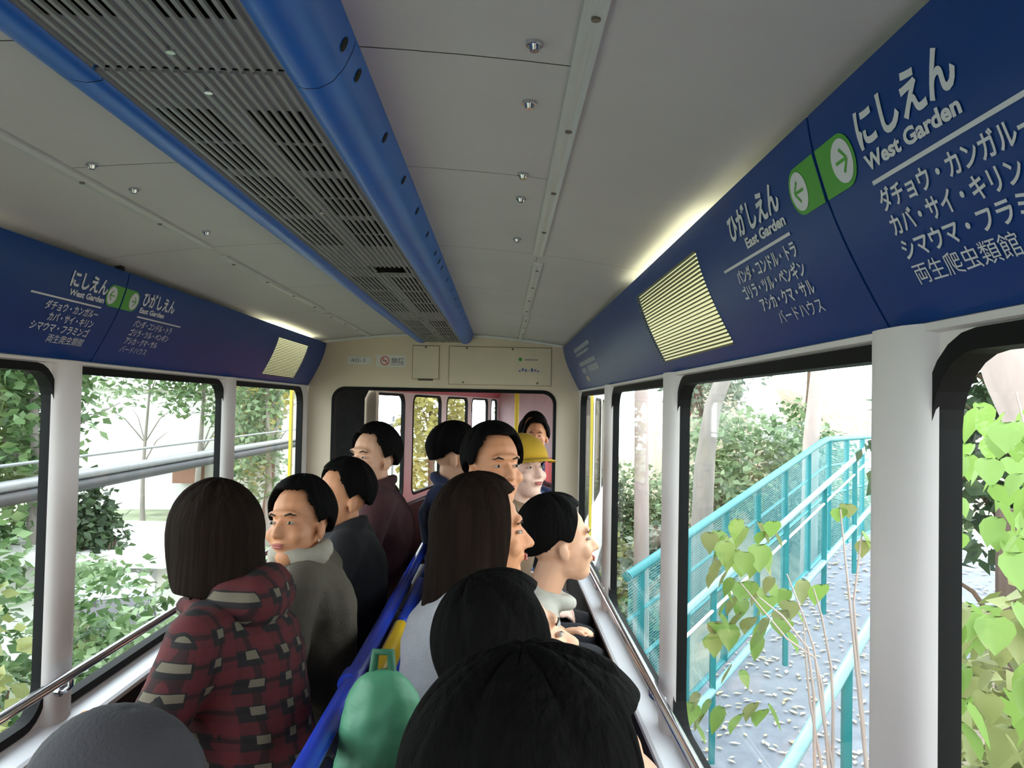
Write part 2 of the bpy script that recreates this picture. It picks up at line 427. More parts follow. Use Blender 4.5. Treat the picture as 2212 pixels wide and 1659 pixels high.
def ring_mesh(m, cx_, cz_, r0, r1, y, n=28):
    vs = [(cx_+r0*math.cos(2*math.pi*k/n), y, cz_+r0*math.sin(2*math.pi*k/n)) for k in range(n)] + [(cx_+r1*math.cos(2*math.pi*k/n), y, cz_+r1*math.sin(2*math.pi*k/n)) for k in range(n)]
    m.add(vs, [(k, (k+1)%n, (k+1)%n+n, k+n) for k in range(n)])
ring_mesh(m, c0[0], c0[1], 0.021, 0.027, -0.0016)
m.bar((c0[0]-0.016, -0.0014, c0[1]+0.016), (c0[0]+0.016, -0.0014, c0[1]-0.016), 0.0006, 0.006)
m.build('prohibition_ring', REDINK, e)
m = MB(); m.box((c0[0]-0.015, -0.0014, c0[1]-0.003), (c0[0]+0.013, -0.0011, c0[1]+0.003))
flat_text(m, '禁煙', -0.316-cx, 1.688-cz, 0.036, -0.0016, 0.0006, 0.078)
m.box((-0.316-cx, -0.0016, 1.676-cz), (-0.238-cx, -0.0011, 1.679-cz)); m.build('lettering', GREYINK, e)
BLUEINK = mat('blue_ink', (70, 88, 150), 0.6)
e = tag(None or bpy.data.objects.new('sticker', None), 'small clear sticker with green dot and grey and blue print', 'sticker'); col.objects.link(e); e.location = (0.50, Y1-0.0065, 1.64)
m = MB(); m.box((-0.09, -0.0008, -0.005), (0.09, 0, 0.10)); m.build('film', PALEP, e)
m = MB(); n = 16; m.add([(-0.054+0.011*math.cos(2*math.pi*k/n), -0.0012, 0.084+0.011*math.sin(2*math.pi*k/n)) for k in range(n)], [tuple(range(n))]); m.build('green_dot', mat('dot_green', (58, 150, 48), 0.5), e)
m = MB()
for k in range(6): m.box((-0.026+k*0.013, -0.0012, 0.078), (-0.017+k*0.013, -0.001, 0.087))
m.build('small_print', GREYINK, e)
m = MB()
for k in range(7): m.box((-0.062+k*0.018, -0.0012, 0.012+0.004*(k%2)), (-0.050+k*0.018, -0.001, 0.020+0.006*((k*2)%3)))
m.build('blue_print', BLUEINK, e)
# ------------------------------------------------------------------ blue sign panels over the windows
_P = np.array([(0.697, 1.797), (0.7045, 1.756), (0.713, 1.726), (0.730, 1.68), (0.758, 1.62), (0.782, 1.576), (0.798, 1.548)])
_L = np.r_[0, np.cumsum(np.hypot(*np.diff(_P, axis=0).T))]
_c2 = np.polyfit(_L, _P[:, 0], 3); _cz = np.polyfit(_L, _P[:, 1], 3)
COVE_LEN = float(_L[-1])
def cove(s, off=0.0):
    """point of the panel face (x for the right side, z) at slant length s from its top edge, off = towards the room"""
    x = np.polyval(_c2, s); z = np.polyval(_cz, s); dx = np.polyval(np.polyder(_c2), s); dz = np.polyval(np.polyder(_cz), s)
    L = math.hypot(dx, dz); return (x + off * dz / L, z - off * dx / L)
CREAMSLAT = mat('cream_louvre', (112, 110, 84), 0.6)
DIFF = glow('lit_diffuser', (240, 240, 190), PANEL_GLOW)
TUBE = glow('lit_tube', (250, 250, 205), LAMP_STRENGTH)
class Print:
    def __init__(s, sd): s.mb = MB(); s.sd = sd
    def pt(s, y, t, off): x, z = cove(t, off); return (s.sd * x, y, z)
    def text(s, body, y_a, t, size, align, width, bold=0.0, off=0.0014):
        """y_a = the end the line is aligned to; t = slant length of the base line"""
        vs, fs = text_mesh(body, size, 'LEFT', bold)
        x0 = min(p[0] for p in vs); x1 = max(p[0] for p in vs); k = width / (x1 - x0); dirn = -1 if s.sd > 0 else 1
        pos = []
        for p in vs:
            q = (p[0] - x0) * k - (width if align == 'R' else 0)
            pos.append(s.pt(y_a + dirn * q, t - p[1], off))
        s.mb.add(pos, fs)
    def rect(s, ya, yb, ta, tb, off=0.0012, n=6):
        vs = [s.pt(y, ta + (tb-ta)*i/n, off) for y in (ya, yb) for i in range(n+1)]
        s.mb.add(vs, [(i, i+1, i+n+2, i+n+1) for i in range(n)], 0, True)
    def fan(s, outline, centre, off):
        vs = [s.pt(*centre, off)] + [s.pt(y, t, off) for y, t in outline]; n = len(outline)
        s.mb.add(vs, [(0, 1+i, 1+(i+1)%n) for i in range(n)], 0, True)

def sign_panel(sd, ya, yb, g, label, cov=BLUE, y_tx=None, groups=(), half=None, tf=None):
    """one curved panel from ya to yb; g = (y0, y1) of its lit louvre"""
    ns = 20; ss = [COVE_LEN * i / ns for i in range(ns+1)]
    m = MB()
    def sheet(a, b, s0, s1):
        k = max(2, int(round((s1-s0)/COVE_LEN*ns))); st = [s0 + (s1-s0)*i/k for i in range(k+1)]
        f_ = [cove(t) for t in st]; b_ = [cove(t, -0.004) for t in st][::-1]
        m.sweep([(sd*x, z) for x, z in f_] + [(sd*x, z) for x, z in b_], a, b, closed=True, smooth=False, caps=True)
    if g:
        sheet(ya, g[0], 0, COVE_LEN); sheet(g[1], yb, 0, COVE_LEN)
        sheet(g[0], g[1], 0, 0.048); sheet(g[0], g[1], 0.237, COVE_LEN)
    else: sheet(ya, yb, 0, COVE_LEN)
    p = m.build('sign_panel', cov); tag(p, label, 'panel')
    if g:
        m = MB(); nsl = 24
        for i in range(nsl+1):
            t = 0.048 + (0.189) * i / nsl; h = 0.0014
            q = [cove(t-h, 0.0035), cove(t+h, 0.0035), cove(t+h, -0.003), cove(t-h, -0.003)]
            m.sweep([(sd*x, z) for x, z in q], g[0], g[1], closed=True, smooth=False, caps=True)
        lg = m.build('light_louvre', CREAMSLAT, p)
        m = MB(); st = [0.046 + 0.193*i/10 for i in range(11)]
        m.sweep([(sd*cove(t, -0.006)[0], cove(t, -0.006)[1]) for t in st], g[0]-0.002, g[1]+0.002)
        m.build('diffuser', DIFF, lg)
        m = MB(); yc = (g[0]+g[1])/2; hl = min(0.42, (g[1]-g[0])*0.75)
        m.tube([(sd*0.758, yc-hl, 1.762), (sd*0.758, yc+hl, 1.762)], 0.014, 12)
        m.build('lamp_tube', TUBE, p)
    return p

def arrow_badge(p, sd, seam, toward):
    """half pill with a white disc and an arrow; toward = +1 on the far side of the seam, -1 on the near side"""
    pr = Print(sd); t0, t1 = 0.043, 0.103; tc = (t0+t1)/2; rr = (t1-t0)/2
    ya = seam + toward*0.004; yc = seam + toward*0.063
    ol = [(ya, t0), (yc, t0)] + [(yc + toward*rr*1.0*math.sin(R(a)), tc - rr*math.cos(R(a))) for a in range(15, 180, 15)] + [(yc, t1), (ya, t1)]
    pr.fan(ol, ((ya+yc)/2, tc), 0.0010); b = pr.mb.build('arrow_badge', GREENP, p)
    pr = Print(sd); pr.fan([(yc + 0.0245*math.cos(R(a)), tc + 0.0245*math.sin(R(a))) for a in range(0, 360, 12)], (yc, tc), 0.0014)
    pr.mb.build('badge_disc', WHITEP, b)
    pr = Print(sd); w = 0.0019; tip = yc + toward*0.013
    def stroke(a, c):
        (y0, s0), (y1, s1) = a, c; d = math.hypot(y1-y0, s1-s0); nx, ny = -(s1-s0)/d*w, (y1-y0)/d*w
        q = [pr.pt(y0+nx, s0+ny, 0.0018), pr.pt(y1+nx, s1+ny, 0.0018), pr.pt(y1-nx, s1-ny, 0.0018), pr.pt(y0-nx, s0-ny, 0.0018)]
        pr.mb.add(q, [(0, 1, 2, 3)])
    stroke((tip - toward*0.027, tc), (tip, tc)); stroke((tip - toward*0.013, tc-0.013), (tip, tc)); stroke((tip - toward*0.013, tc+0.013), (tip, tc))
    pr.mb.build('arrow', GREENP, b)

WEST = [('ダチョウ・カンガルー', 0.241), ('カバ・サイ・キリン', 0.208), ('シマウマ・フラミンゴ', 0.258), ('両生爬虫類館', 0.166)]
EAST = [('パンダ・コンドル・トラ', 0.262), ('ゴリラ・ツル・ペンギン', 0.266), ('アシカ・クマ・サル', 0.213), ('バードハウス', 0.168)]
def direction_text(p, sd, y, align, title, tw, eng, ew, lines, lw):
    pr = Print(sd)
    pr.text(title, y, 0.0745, 0.046, align, tw, 0.0016)
    pr.text(eng, y, 0.099, 0.0215, align, ew, 0.0008)
    dirn = (-1 if sd > 0 else 1) * (1 if align == 'L' else -1)
    pr.rect(y, y + dirn*lw, 0.1105, 0.1150)
    for i, (b, w) in enumerate(lines): pr.text(b, y, (0.143, 0.171, 0.1985, 0.2265)[i], 0.0250, align, w, 0.0005 if i < 3 else 0.0)
    pr.mb.build('lettering', WHITEP, p)

SR, SL = 0.925, 2.215
pa = sign_panel(1, Y0+0.03, SR-0.0025, (-0.31, 0.26), 'blue curved sign panel with large West Garden lettering at the right edge')
arrow_badge(pa, 1, SR, -1); direction_text(pa, 1, SR-0.108, 'L', 'にしえん', 0.178, 'West Garden', 0.170, WEST, 0.315)
pb = sign_panel(1, SR+0.0025, Y1-0.004, (1.502, 2.155), 'blue curved panel with East Garden lettering and lit louvre on the right')
arrow_badge(pb, 1, SR, 1); direction_text(pb, 1, SR+0.131, 'R', 'ひがしえん', 0.226, 'East Garden', 0.168, EAST, 0.315)
# washed-out printed notice at the far end of the right panel
pr = Print(1); pr.rect(3.42, 4.08, 0.055, 0.075); pr.rect(3.50, 4.05, 0.084, 0.098); pr.rect(3.40, 4.06, 0.13, 0.150)
pr.rect(3.38, 3.80, 0.160, 0.190); pr.rect(3.86, 4.05, 0.162, 0.188)
pn = pr.mb.build('faded_print', mat('faded_grey_print', (138, 146, 160), 0.6, vary=0.2, vscale=30), pb)
pr = Print(1); pr.rect(3.92, 4.02, 0.205, 0.232); pr.mb.build('beige_spot', mat('beige_print', (176, 160, 136), 0.6), pb)
pc = sign_panel(-1, Y0+0.03, SL-0.0025, (0.80, 1.40), 'blue curved sign panel lettered West Garden on the left side of the car')
arrow_badge(pc, -1, SL, -1); direction_text(pc, -1, SL-0.093, 'R', 'にしえん', 0.180, 'West Garden', 0.170, WEST, 0.315)
pd = sign_panel(-1, SL+0.0025, Y1-0.004, (3.735, 4.31), 'blue curved panel with East Garden lettering and lit louvre on the left')
arrow_badge(pd, -1, SL, 1); direction_text(pd, -1, SL+0.115, 'L', 'ひがしえん', 0.222, 'East Garden', 0.166, EAST, 0.312)
# white ledges carrying the panels' top edge stay hidden: small brackets between panel and ceiling
for pp, sd, ys in ((pa, 1, (-1.2, 0.7)), (pb, 1, (1.15, 2.9, 4.3)), (pc, -1, (-1.0, 2.19)), (pd, -1, (2.5, 4.5))):
    for y in ys:
        m = MB(); bx = 0.705 if (sd < 0 and y == 2.19) else 0.75; m.box((min(sd*bx, sd*(bx+0.015)), y-0.012, 1.775 if bx < 0.72 else 1.66), (max(sd*bx, sd*(bx+0.015)), y+0.012, ceil_z(bx)+0.004)); m.build('bracket', DARKGAP, pp)

# ------------------------------------------------------------------ air duct under the ceiling
ZG = 1.815; GX0, GX1 = -0.118, 0.099
DUCTGREY = mat('grey_grille_aluminium', (128, 130, 134), 0.45, 0.1, vary=0.05, stretch=(30, 1, 30))
CAVITY = mat('dark_duct_inside', (14, 14, 15), 0.9)
BRIGHTBLUE = mat('bright_blue_duct', (12, 96, 188), 0.38, vary=0.06, vscale=6)
duct = empty('air_duct', (0, Y0+0.05, ceil_z(0)), 'long blue air duct with grey slotted grille along the middle of the ceiling', 'air duct')
DUCT_SEAMS = [Y0+0.05, -0.36, 0.905, 2.165, 3.43, Y1-0.004]
def dl(p): return (p[0], p[1], p[2])
for sd in (1, -1):
    if sd > 0: prof = [(GX1, ZG+0.008), (GX1+0.001, ZG-0.003), (0.112, ZG-0.007), (0.128, ZG-0.006), (0.143, ZG+0.002), (0.156, ZG+0.018), (0.165, ZG+0.037), (0.169, 1.8670)]
    else: prof = [(GX0, ZG+0.008), (GX0-0.001, ZG-0.003), (-0.136, ZG-0.006), (-0.155, ZG-0.003), (-0.173, ZG+0.006), (-0.188, ZG+0.020), (-0.199, ZG+0.037), (-0.205, 1.8655)]
    m = MB()
    for a, b in zip(DUCT_SEAMS[:-1], DUCT_SEAMS[1:]): m.sweep(prof, a+0.001, b-0.001)
    bk = [(x*0.985 + 0.015*(GX1 if sd > 0 else GX0), min(z+0.003, 1.8650)) for x, z in prof]
    m.sweep(bk, DUCT_SEAMS[0], DUCT_SEAMS[-1]-0.001, 1)
    m.add([(x, DUCT_SEAMS[-1]-0.001, z) for x, z in prof] + [(GX1 if sd > 0 else GX0, DUCT_SEAMS[-1]-0.001, 1.8655)], [tuple(range(len(prof)+1))])
    o = m.build('side_cover', [BRIGHTBLUE, DARKGAP], duct); o.location = -Vector(duct.location)
    if sd > 0:
        ys = []
        for k in range(-6, 18): ys.append(0.954 + 0.2235*k)
        ys.append(0.871); ys.append(2.20)
        for y in ys:
            if DUCT_SEAMS[0] < y < Y1-0.05:
                m = MB(); c = Vector((0.1618, y, ZG+0.0305)); nrm = Vector((0.90, 0, -0.43)).normalized(); tx = Vector((0, 1, 0)); tz = nrm.cross(tx)
                k = 14; m.add([c + nrm*0.0012 + tx*(0.0085*math.cos(2*math.pi*i/k)) + tz*(0.0085*math.sin(2*math.pi*i/k)) for i in range(k)], [tuple(range(k))])
                o = m.build('air_hole', CAVITY, duct); o.location = -Vector(duct.location)
NB = 17; pitch = (GX1-GX0)/NB
SLOTS = []
for base in (-1.56, -0.27, 1.005, 2.325, 3.52):
    for k in range(3):
        a = base + 0.30*k; SLOTS += [(a, a+0.126), (a+0.136, a+0.262)]
SLOTS = [s_ for s_ in SLOTS if s_[1] < Y1-0.06]
SLOTS.append((0.44, 0.60)); SLOTS.append((0.61, 0.765)); SLOTS.append((4.42, 4.55))
SLOTS.sort()
for gi, (ga, gb) in enumerate(zip(DUCT_SEAMS[:-1], DUCT_SEAMS[1:])):
    ga += 0.003; gb -= 0.003
    if gi == 1: gb = 0.878
    if gi == 2: ga = 0.886
    m = MB()
    hole = (2.14, 2.245)
    for k in range(NB+1):
        x = GX0 + pitch*k; w = 0.0030 if k not in (8, 9) else 0.0042
        segs = [(ga, gb)]
        if 9 <= k <= 14 and (gi == 3):
            segs = [(2.245, gb)]
        if 9 <= k <= 14 and gi == 2: segs = [(ga, 2.14)]
        for a, b in segs: m.sweep([(x-w, ZG+0.0036), (x-w*0.75, ZG), (x+w*0.75, ZG), (x+w, ZG+0.0036)], a, b, closed=True, smooth=False, caps=True)
    # floor between the ribs, left open where the slots are
    def floor_strip(xa, xb, a, b): m.box((xa, a, ZG+0.0034), (xb, b, ZG+0.0046))
    xl0, xl1 = GX0 + pitch*1, GX0 + pitch*7; xr0, xr1 = GX0 + pitch*10, GX0 + pitch*16
    for xa, xb in ((GX0, xl0), (xl1, xr0), (xr1, GX1)):
        if xa == xl1 and gi == 3:
            floor_strip(xa, xb, 2.245, gb)
        elif xa == xl1 and gi == 2: floor_strip(xa, xb, ga, 2.14)
        else: floor_strip(xa, xb, ga, gb)
    for xa, xb in ((xl0, xl1), (xr0, xr1)):
        y = ga
        for (a, b) in SLOTS + [(99, 99)]:
            if b <= ga: continue
            a_ = min(max(a, ga), gb)
            if a_ > y + 1e-4:
                lo, hi = y, a_
                if xa == xr0 and gi == 2 and hi > 2.14: hi = 2.14
                if xa == xr0 and gi == 3 and lo < 2.245: lo = 2.245
                if hi > lo + 1e-4: floor_strip(xa, xb, lo, hi)
            y = max(y, min(b, gb))
            if y >= gb: break
    o = m.build('grille', DUCTGREY, duct); o.location = -Vector(duct.location)
    for y in (ga+0.05, (ga+gb)/2, gb-0.05):
        s_ = MB(); s_.tube([((GX0+pitch*8.5), y, ZG-0.003), ((GX0+pitch*8.5), y, ZG+0.003)], 0.005, 8)
        q = s_.build('screw', STEEL, o)
m = MB(); m.sweep([(GX0-0.004, ZG+0.010), (GX0-0.002, ZG+0.042), (GX1+0.002, ZG+0.042), (GX1+0.004, ZG+0.010)], DUCT_SEAMS[0], DUCT_SEAMS[-1], smooth=False)
o = m.build('duct_lining', CAVITY, duct); o.location = -Vector(duct.location)

# ------------------------------------------------------------------ aluminium strips and studs on the ceiling
def strip(x, a, b, label):
    z = ceil_z(x); sl = -0.236*x
    m = MB()
    m.sweep([(x-0.0125, z - sl*0.0125 + 0.001), (x-0.0125, z - sl*0.0125 - 0.005), (x-0.004, z-0.007), (x+0.004, z-0.0085), (x+0.0125, z + sl*0.0125 - 0.005), (x+0.0125, z + sl*0.0125 + 0.001)], a, b, closed=True, smooth=False, caps=True)
    o = m.build('ceiling_strip', ALU); tag(o, label, 'strip')
    y = a + 0.09
    while y < b - 0.03:
        s_ = MB(); s_.tube([(x+0.0015, y, z-0.0105), (x+0.0015, y, z-0.006)], 0.005, 8); s_.build('screw', mat('dull_screw', (120, 112, 100), 0.4, 0.6), o)
        y += 0.33
for sd, nm in ((1, 'right'), (-1, 'left')):
    strip(sd*0.43, Y0+0.05, 2.075, 'long grey aluminium ceiling strip nearest the camera on the %s of the duct' % nm)
    strip(sd*0.437, 2.20, 3.40, 'shorter grey ceiling strip in the middle of the car on the %s of the duct' % nm)
    strip(sd*0.445, 3.55, 4.66, 'grey ceiling strip that ends at the end wall on the %s of the duct' % nm)
STUD_N = [0]
def stud(x, y):
    z = ceil_z(x); m = MB()
    m.tube([(x, y, z-0.010), (x, y, z-0.004)], [0.0055, 0.0075], 8); 
    m.tube([(x, y, z-0.004), (x, y, z+0.001)], 0.010, 14)
    o = m.build('ceiling_stud', STEEL)
    return o
order = [0.875, 1.048, 1.375, 1.533, 1.909]
words_ = ['first', 'second', 'third', 'fourth', 'fifth']
for sd, nm in ((1, 'right'), (-1, 'left')):
    for k, y in enumerate(order):
        if sd < 0 and k < 1: continue
        o = stud(sd*0.373, y)
        tag(o, 'small chrome stud on the ceiling %s of the duct, %s from the camera' % (nm, words_[k] if sd > 0 else words_[k-1]), 'stud', 'chrome studs on the ceiling')

# ------------------------------------------------------------------ hand rails along the windows
for sd, nm in ((-1, 'left'), (1, 'right')):
    e = empty('hand_rail', (sd*0.745, Y0+0.1, 0.60), 'polished steel hand rail along the windows on the %s side of the car' % nm, 'hand rail')
    m = MB(); m.tube([(0, 0, 0.14), (0, Y1-Y0-0.35, 0.14)], 0.0125, 14); m.build('rail', STEEL, e)
    for yc in PILLARS[1:5]:
        m = MB(); y = yc-(Y0+0.1)-0.02
        m.tube([(sd*0.034, y, 0.10), (sd*0.012, y, 0.10), (0, y, 0.112), (0, y, 0.132)], 0.008, 10)
        m.tube([(sd*0.022, y, 0.10), (sd*0.036, y, 0.10)], 0.016, 12); m.build('bracket', STEEL, e)
# small round call button on the end wall post
m = MB(); m.tube([(0.712, Y1, 0.79), (0.712, Y1-0.02, 0.79), (0.712, Y1-0.028, 0.79)], [0.022, 0.022, 0.012], 14)
o = m.build('coat_knob', STEEL); tag(o, 'small steel knob on the beige end wall, right of the doorway', 'knob')

# ------------------------------------------------------------------ back-to-back bench along the middle
SEATZ = 0.42
BLUEV = mat('blue_seat_vinyl', (34, 70, 196), 0.45, vary=0.08, bump=0.1, bscale=120)
YELV = mat('yellow_seat_vinyl', (238, 194, 32), 0.45, vary=0.05, bump=0.1, bscale=120)
REDV = mat('red_seat_vinyl', (178, 40, 44), 0.45, vary=0.08, bump=0.1, bscale=120)
BLUET = mat('blue_tube_paint', (36, 66, 190), 0.3, vary=0.04)
BASEM = mat('grey_bench_base', (84, 84, 90), 0.6)
bench = empty('bench', (0, 1.6, 0), 'back to back bench along the middle of the car with blue tube rail on top', 'bench')
BY0, BY1 = -0.55, 3.95
m = MB(); m.box((-0.33, BY0-1.6, 0.0), (0.33, BY1-1.6, 0.30)); m.build('base', BASEM, bench)
def soft_box(lo, hi, r=0.02):
    m = MB(); x0, y0, z0 = lo; x1, y1, z1 = hi
    pr = []
    for (cx, cz, a0) in ((x1-r, z1-r, 0), (x0+r, z1-r, 90), (x0+r, z0+r, 180), (x1-r, z0+r, 270)):
        for k in range(5): a = R(a0+90*k/4); pr.append((cx+r*math.cos(a), cz+r*math.sin(a)))
    cx, cz = (x0+x1)/2, (z0+z1)/2; n = len(pr); rings = []
    for (y, sc) in ((y0, 0.8), (y0+r*0.4, 0.95), (y0+r, 1.0), (y1-r, 1.0), (y1-r*0.4, 0.95), (y1, 0.8)):
        rings.append([(cx + (x-cx)*(1-(1-sc)*min(1, 2*r/max(x1-x0, 1e-3))*2.2), y, cz + (z-cz)*(1-(1-sc)*min(1, 2*r/max(z1-z0, 1e-3))*2.2)) for x, z in pr])
    vs = [q for rr in rings for q in rr]
    fs = [(i*n+k, i*n+(k+1)%n, (i+1)*n+(k+1)%n, (i+1)*n+k) for i in range(5) for k in range(n)]
    m.add(vs, fs, 0, True); m.add(rings[0], [tuple(range(n))[::-1]]); m.add(rings[-1], [tuple(range(n))])
    return m
segs = [(-0.55, 0.35), (0.36, 1.26), (1.27, 1.80), (1.81, 2.45), (2.46, 3.05), (3.06, 3.95)]
cols_s = [BLUEV, REDV, REDV, BLUEV, BLUEV, REDV]
DARKV = mat('charcoal_vinyl', (34, 34, 38), 0.5, vary=0.08, bump=0.1, bscale=120)
for i, (a, b) in enumerate(segs):
    for sd in (-1, 1):
        x0, x1 = (0.055, 0.42) if sd > 0 else (-0.42, -0.055)
        soft_box((x0, a-1.6, 0.30), (x1, b-1.6, SEATZ), 0.03).build('seat_cushion', cols_s[i], bench)
        xa, xb = (0.012, 0.050) if sd > 0 else (-0.050, -0.012)
        tall = sd > 0 and i in (3, 4); top = 0.795 if tall else 0.665
        if tall: xa, xb = 0.034, 0.068
        bc = soft_box((xa, a-1.6, SEATZ-0.02), (xb, b-1.6, top), 0.016).build('back_cushion', (DARKV if sd < 0 else (REDV if i in (1, 2) else BLUEV)), bench)
        if tall and i == 3:
            soft_box((xa-0.002, a-1.6+0.14, top-0.075), (xb+0.002, b-1.6-0.02, top+0.004), 0.014).build('yellow_band', YELV, bc)
m = MB(); m.tube([(0.006, BY0-1.6, 0.42), (0.006, BY0-1.6, 0.74), (0.006, BY0-1.57, 0.785), (0.006, BY0-1.5, 0.795), (0.006, 1.90-1.6, 0.795)], 0.022, 14)
m.build('top_rail', BLUET, bench)
m = MB(); m.tube([(0.004, 1.90-1.6, 0.795), (0, BY1-1.6-0.07, 0.795), (0, BY1-1.6, 0.785), (0, BY1-1.6, 0.74), (0, BY1-1.6, 0.42)], 0.0205, 14); m.build('top_rail', BLUET, bench)
m = MB(); m.tube([(0, 1.87-1.6, 0.795), (0, 1.93-1.6, 0.795)], 0.0255, 14); m.build('rail_joint', BLUET, bench)

# ------------------------------------------------------------------ gangway bellows and the next car
BELLOW = mat('dark_bellows_rubber', (46, 46, 48), 0.85, vary=0.25, vscale=20)
YB0, PIV = Y1+0.062, 5.10
YAW = R(-10.0)
TF = Matrix.Translation((0, PIV, 0)) @ Matrix.Rotation(YAW, 4, 'Z')
m = MB(); rings = []
NP = 13
for i in range(NP):
    f = i/(NP-1); a = YAW * f
    y_l = YB0 + 0.01; 
    mt0 = Matrix.Translation((0, YB0+0.006, 0)); mt1 = TF @ Matrix.Translation((0, 0.392, 0))
    c = mt0.translation.lerp(mt1.translation, f); rot = Matrix.Rotation(a, 4, 'Z')
    gsz = 0.70 if i % 2 == 0 else 0.765; zt = 1.56 if i % 2 == 0 else 1.63
    pts = [(-gsz, 0.0), (-gsz, zt-0.08), (-gsz+0.03, zt-0.02), (-gsz+0.10, zt), (gsz-0.10, zt), (gsz-0.03, zt-0.02), (gsz, zt-0.08), (gsz, 0.0)]
    rings.append([c + (rot.to_3x3() @ Vector((x, 0, z))) for x, z in pts])
n = 8; vs = [q for rr in rings for q in rr]
m.add(vs, [(i*n+k, i*n+k+1, (i+1)*n+k+1, (i+1)*n+k) for i in range(NP-1) for k in range(n-1)])
o = m.build('gangway_bellows', BELLOW); tag(o, 'dark pleated rubber bellows between this car and the next', 'bellows')
C20, C21 = 0.46, 6.2
P2 = [0.30+1.24*k for k in range(6)]
BAYS2 = [(0.60, 1.68)] + [(1.92+1.24*k, 2.94+1.24*k) for k in range(3)] + [(5.64, 6.1)]
car_shell(C20, C21, BAYS2, tf=TF, n0=10)
def put(o, label=None, cat=None, kind=None):
    o.matrix_world = TF; 
    if kind: o['kind'] = kind
    if label: tag(o, label, cat)
    return o
m = MB(); m.box((-0.85, C20, -0.06), (0.85, C21, 0)); put(m.build('floor', FLOORM), kind='structure')
PINKC = mat('pinkish_ceiling', (196, 176, 178), 0.6)
m = MB(); m.sweep([(x, ceil_z(x)) for x in xs], C20, C21); m.sweep([(-0.86, 1.86), (-0.80, 1.93), (0, 1.97), (0.80, 1.93), (0.86, 1.86)], C20, C21); put(m.build('ceiling', PINKC), kind='structure')
m = MB(); m.box((-0.85, C21, 0), (0.85, C21+0.06, 1.95)); put(m.build('wall_front', mat('pink_end_wall', (198, 172, 176), 0.6)), kind='structure')
m = MB()
for a, b in ((-0.85, -0.62), (0.64, 0.85)): m.box((a, C20-0.06, 0), (b, C20, 1.95))
m.box((-0.85, C20-0.06, 1.575), (0.85, C20, 1.95)); put(m.build('wall_rear', ENDW), kind='structure')
for sd, nm in ((-1, 'left'), (1, 'right')):
    q = sign_panel(sd, C20+0.02, C21-0.01, None, 'plain red curved panel over the %s windows of the next car' % nm, cov=REDP); q.matrix_world = TF
    m = MB(); xa = sd*(WX-0.001); xb = sd*0.745
    m.sweep([(xa, 0.02), (xb, 0.02), (sd*0.742, 0.58), (xa, 0.58)], C20+0.01, C21-0.01, closed=True, smooth=False, caps=True)
    put(m.build('baseboard_' + nm, LINING), kind='structure')
for k, (y, lab) in enumerate(((3.45, 'yellow standing pole in the next car, seen through the doorway'),)):
    m = MB(); m.tube([(-0.10, y, 0.0), (-0.10, y, 1.868)], 0.024, 12); m.tube([(-0.10, y, 1.84), (-0.10, y, 1.868)], 0.05, 12)
    put(m.build('standing_pole', YELLOW), lab, 'pole')
# bench of the next car
b2 = empty('bench', (0, 0, 0), 'red bench in the next car beyond the doorway', 'bench'); b2.matrix_world = TF
m = MB(); m.box((-0.33, 1.0, 0), (0.33, 5.6, 0.30)); m.build('base', BASEM, b2)
PINKV = mat('pinkish_red_vinyl', (206, 84, 84), 0.45, vary=0.06)
for sd in (-1, 1):
    x0, x1 = (0.055, 0.42) if sd > 0 else (-0.42, -0.055)
    soft_box((x0, 1.0, 0.30), (x1, 5.6, SEATZ), 0.03).build('seat_cushion', PINKV, b2)
    xa, xb = (0.012, 0.050) if sd > 0 else (-0.050, -0.012)
    soft_box((xa, 1.0, SEATZ-0.02), (xb, 5.6, 0.775), 0.016).build('back_cushion', PINKV, b2)
# ------------------------------------------------------------------ people
SKIN = mat('skin_light', (214, 164, 134), 0.55, vary=0.05, vscale=14)
SKINW = mat('skin_warm', (204, 142, 104), 0.55, vary=0.05, vscale=14)
SKINP = mat('skin_pale', (226, 186, 170), 0.55, vary=0.05, vscale=14)
def _low(m):
    m.node_tree.nodes['Principled BSDF'].inputs['Specular IOR Level'].default_value = 0.07; return m
HAIRB = mat('hair_black', (10, 9, 8), 0.8, vary=0.3, vscale=60, bump=0.4, bscale=110, stretch=(1, 1, 0.06))
HAIRBR = mat('hair_dark_brown', (28, 19, 14), 0.8, vary=0.3, vscale=60, bump=0.4, bscale=110, stretch=(1, 1, 0.06))
_low(HAIRB); _low(HAIRBR)
EYEW = mat('eye_white', (176, 166, 158), 0.4); EYEB = mat('eye_dark', (28, 20, 16), 0.2); LIP = mat('lips', (168, 92, 86), 0.5); BROW = mat('brow_hair', (30, 25, 22), 0.8)
def cloth(name, rgb, **k): return mat(name, rgb, k.pop('rough', 0.9), bump=0.25, bscale=180, vary=k.pop('vary', 0.12), sheen=0.0, **k)
TROUS = cloth('dark_trousers', (34, 34, 40)); JEANS = cloth('blue_denim', (44, 66, 116)); SHOE = mat('black_shoe', (28, 26, 26), 0.5); SOLE = mat('shoe_sole', (90, 86, 80), 0.7)
_wr = bpy.data.textures.new('cloth_folds', 'CLOUDS'); _wr.noise_scale = 0.11; _wr.noise_depth = 2

def remesh(o, vox, smooth=4, fold=0.0):
    md = o.modifiers.new('one_surface', 'REMESH'); md.mode = 'VOXEL'; md.voxel_size = vox; md.use_smooth_shade = True
    sm = o.modifiers.new('relax', 'SMOOTH'); sm.iterations = smooth; sm.factor = 0.5
    if fold:
        d = o.modifiers.new('folds', 'DISPLACE'); d.texture = _wr; d.strength = fold; d.mid_level = 0.5; d.texture_coords = 'LOCAL'
    return o
def V(*a): return Vector(a)

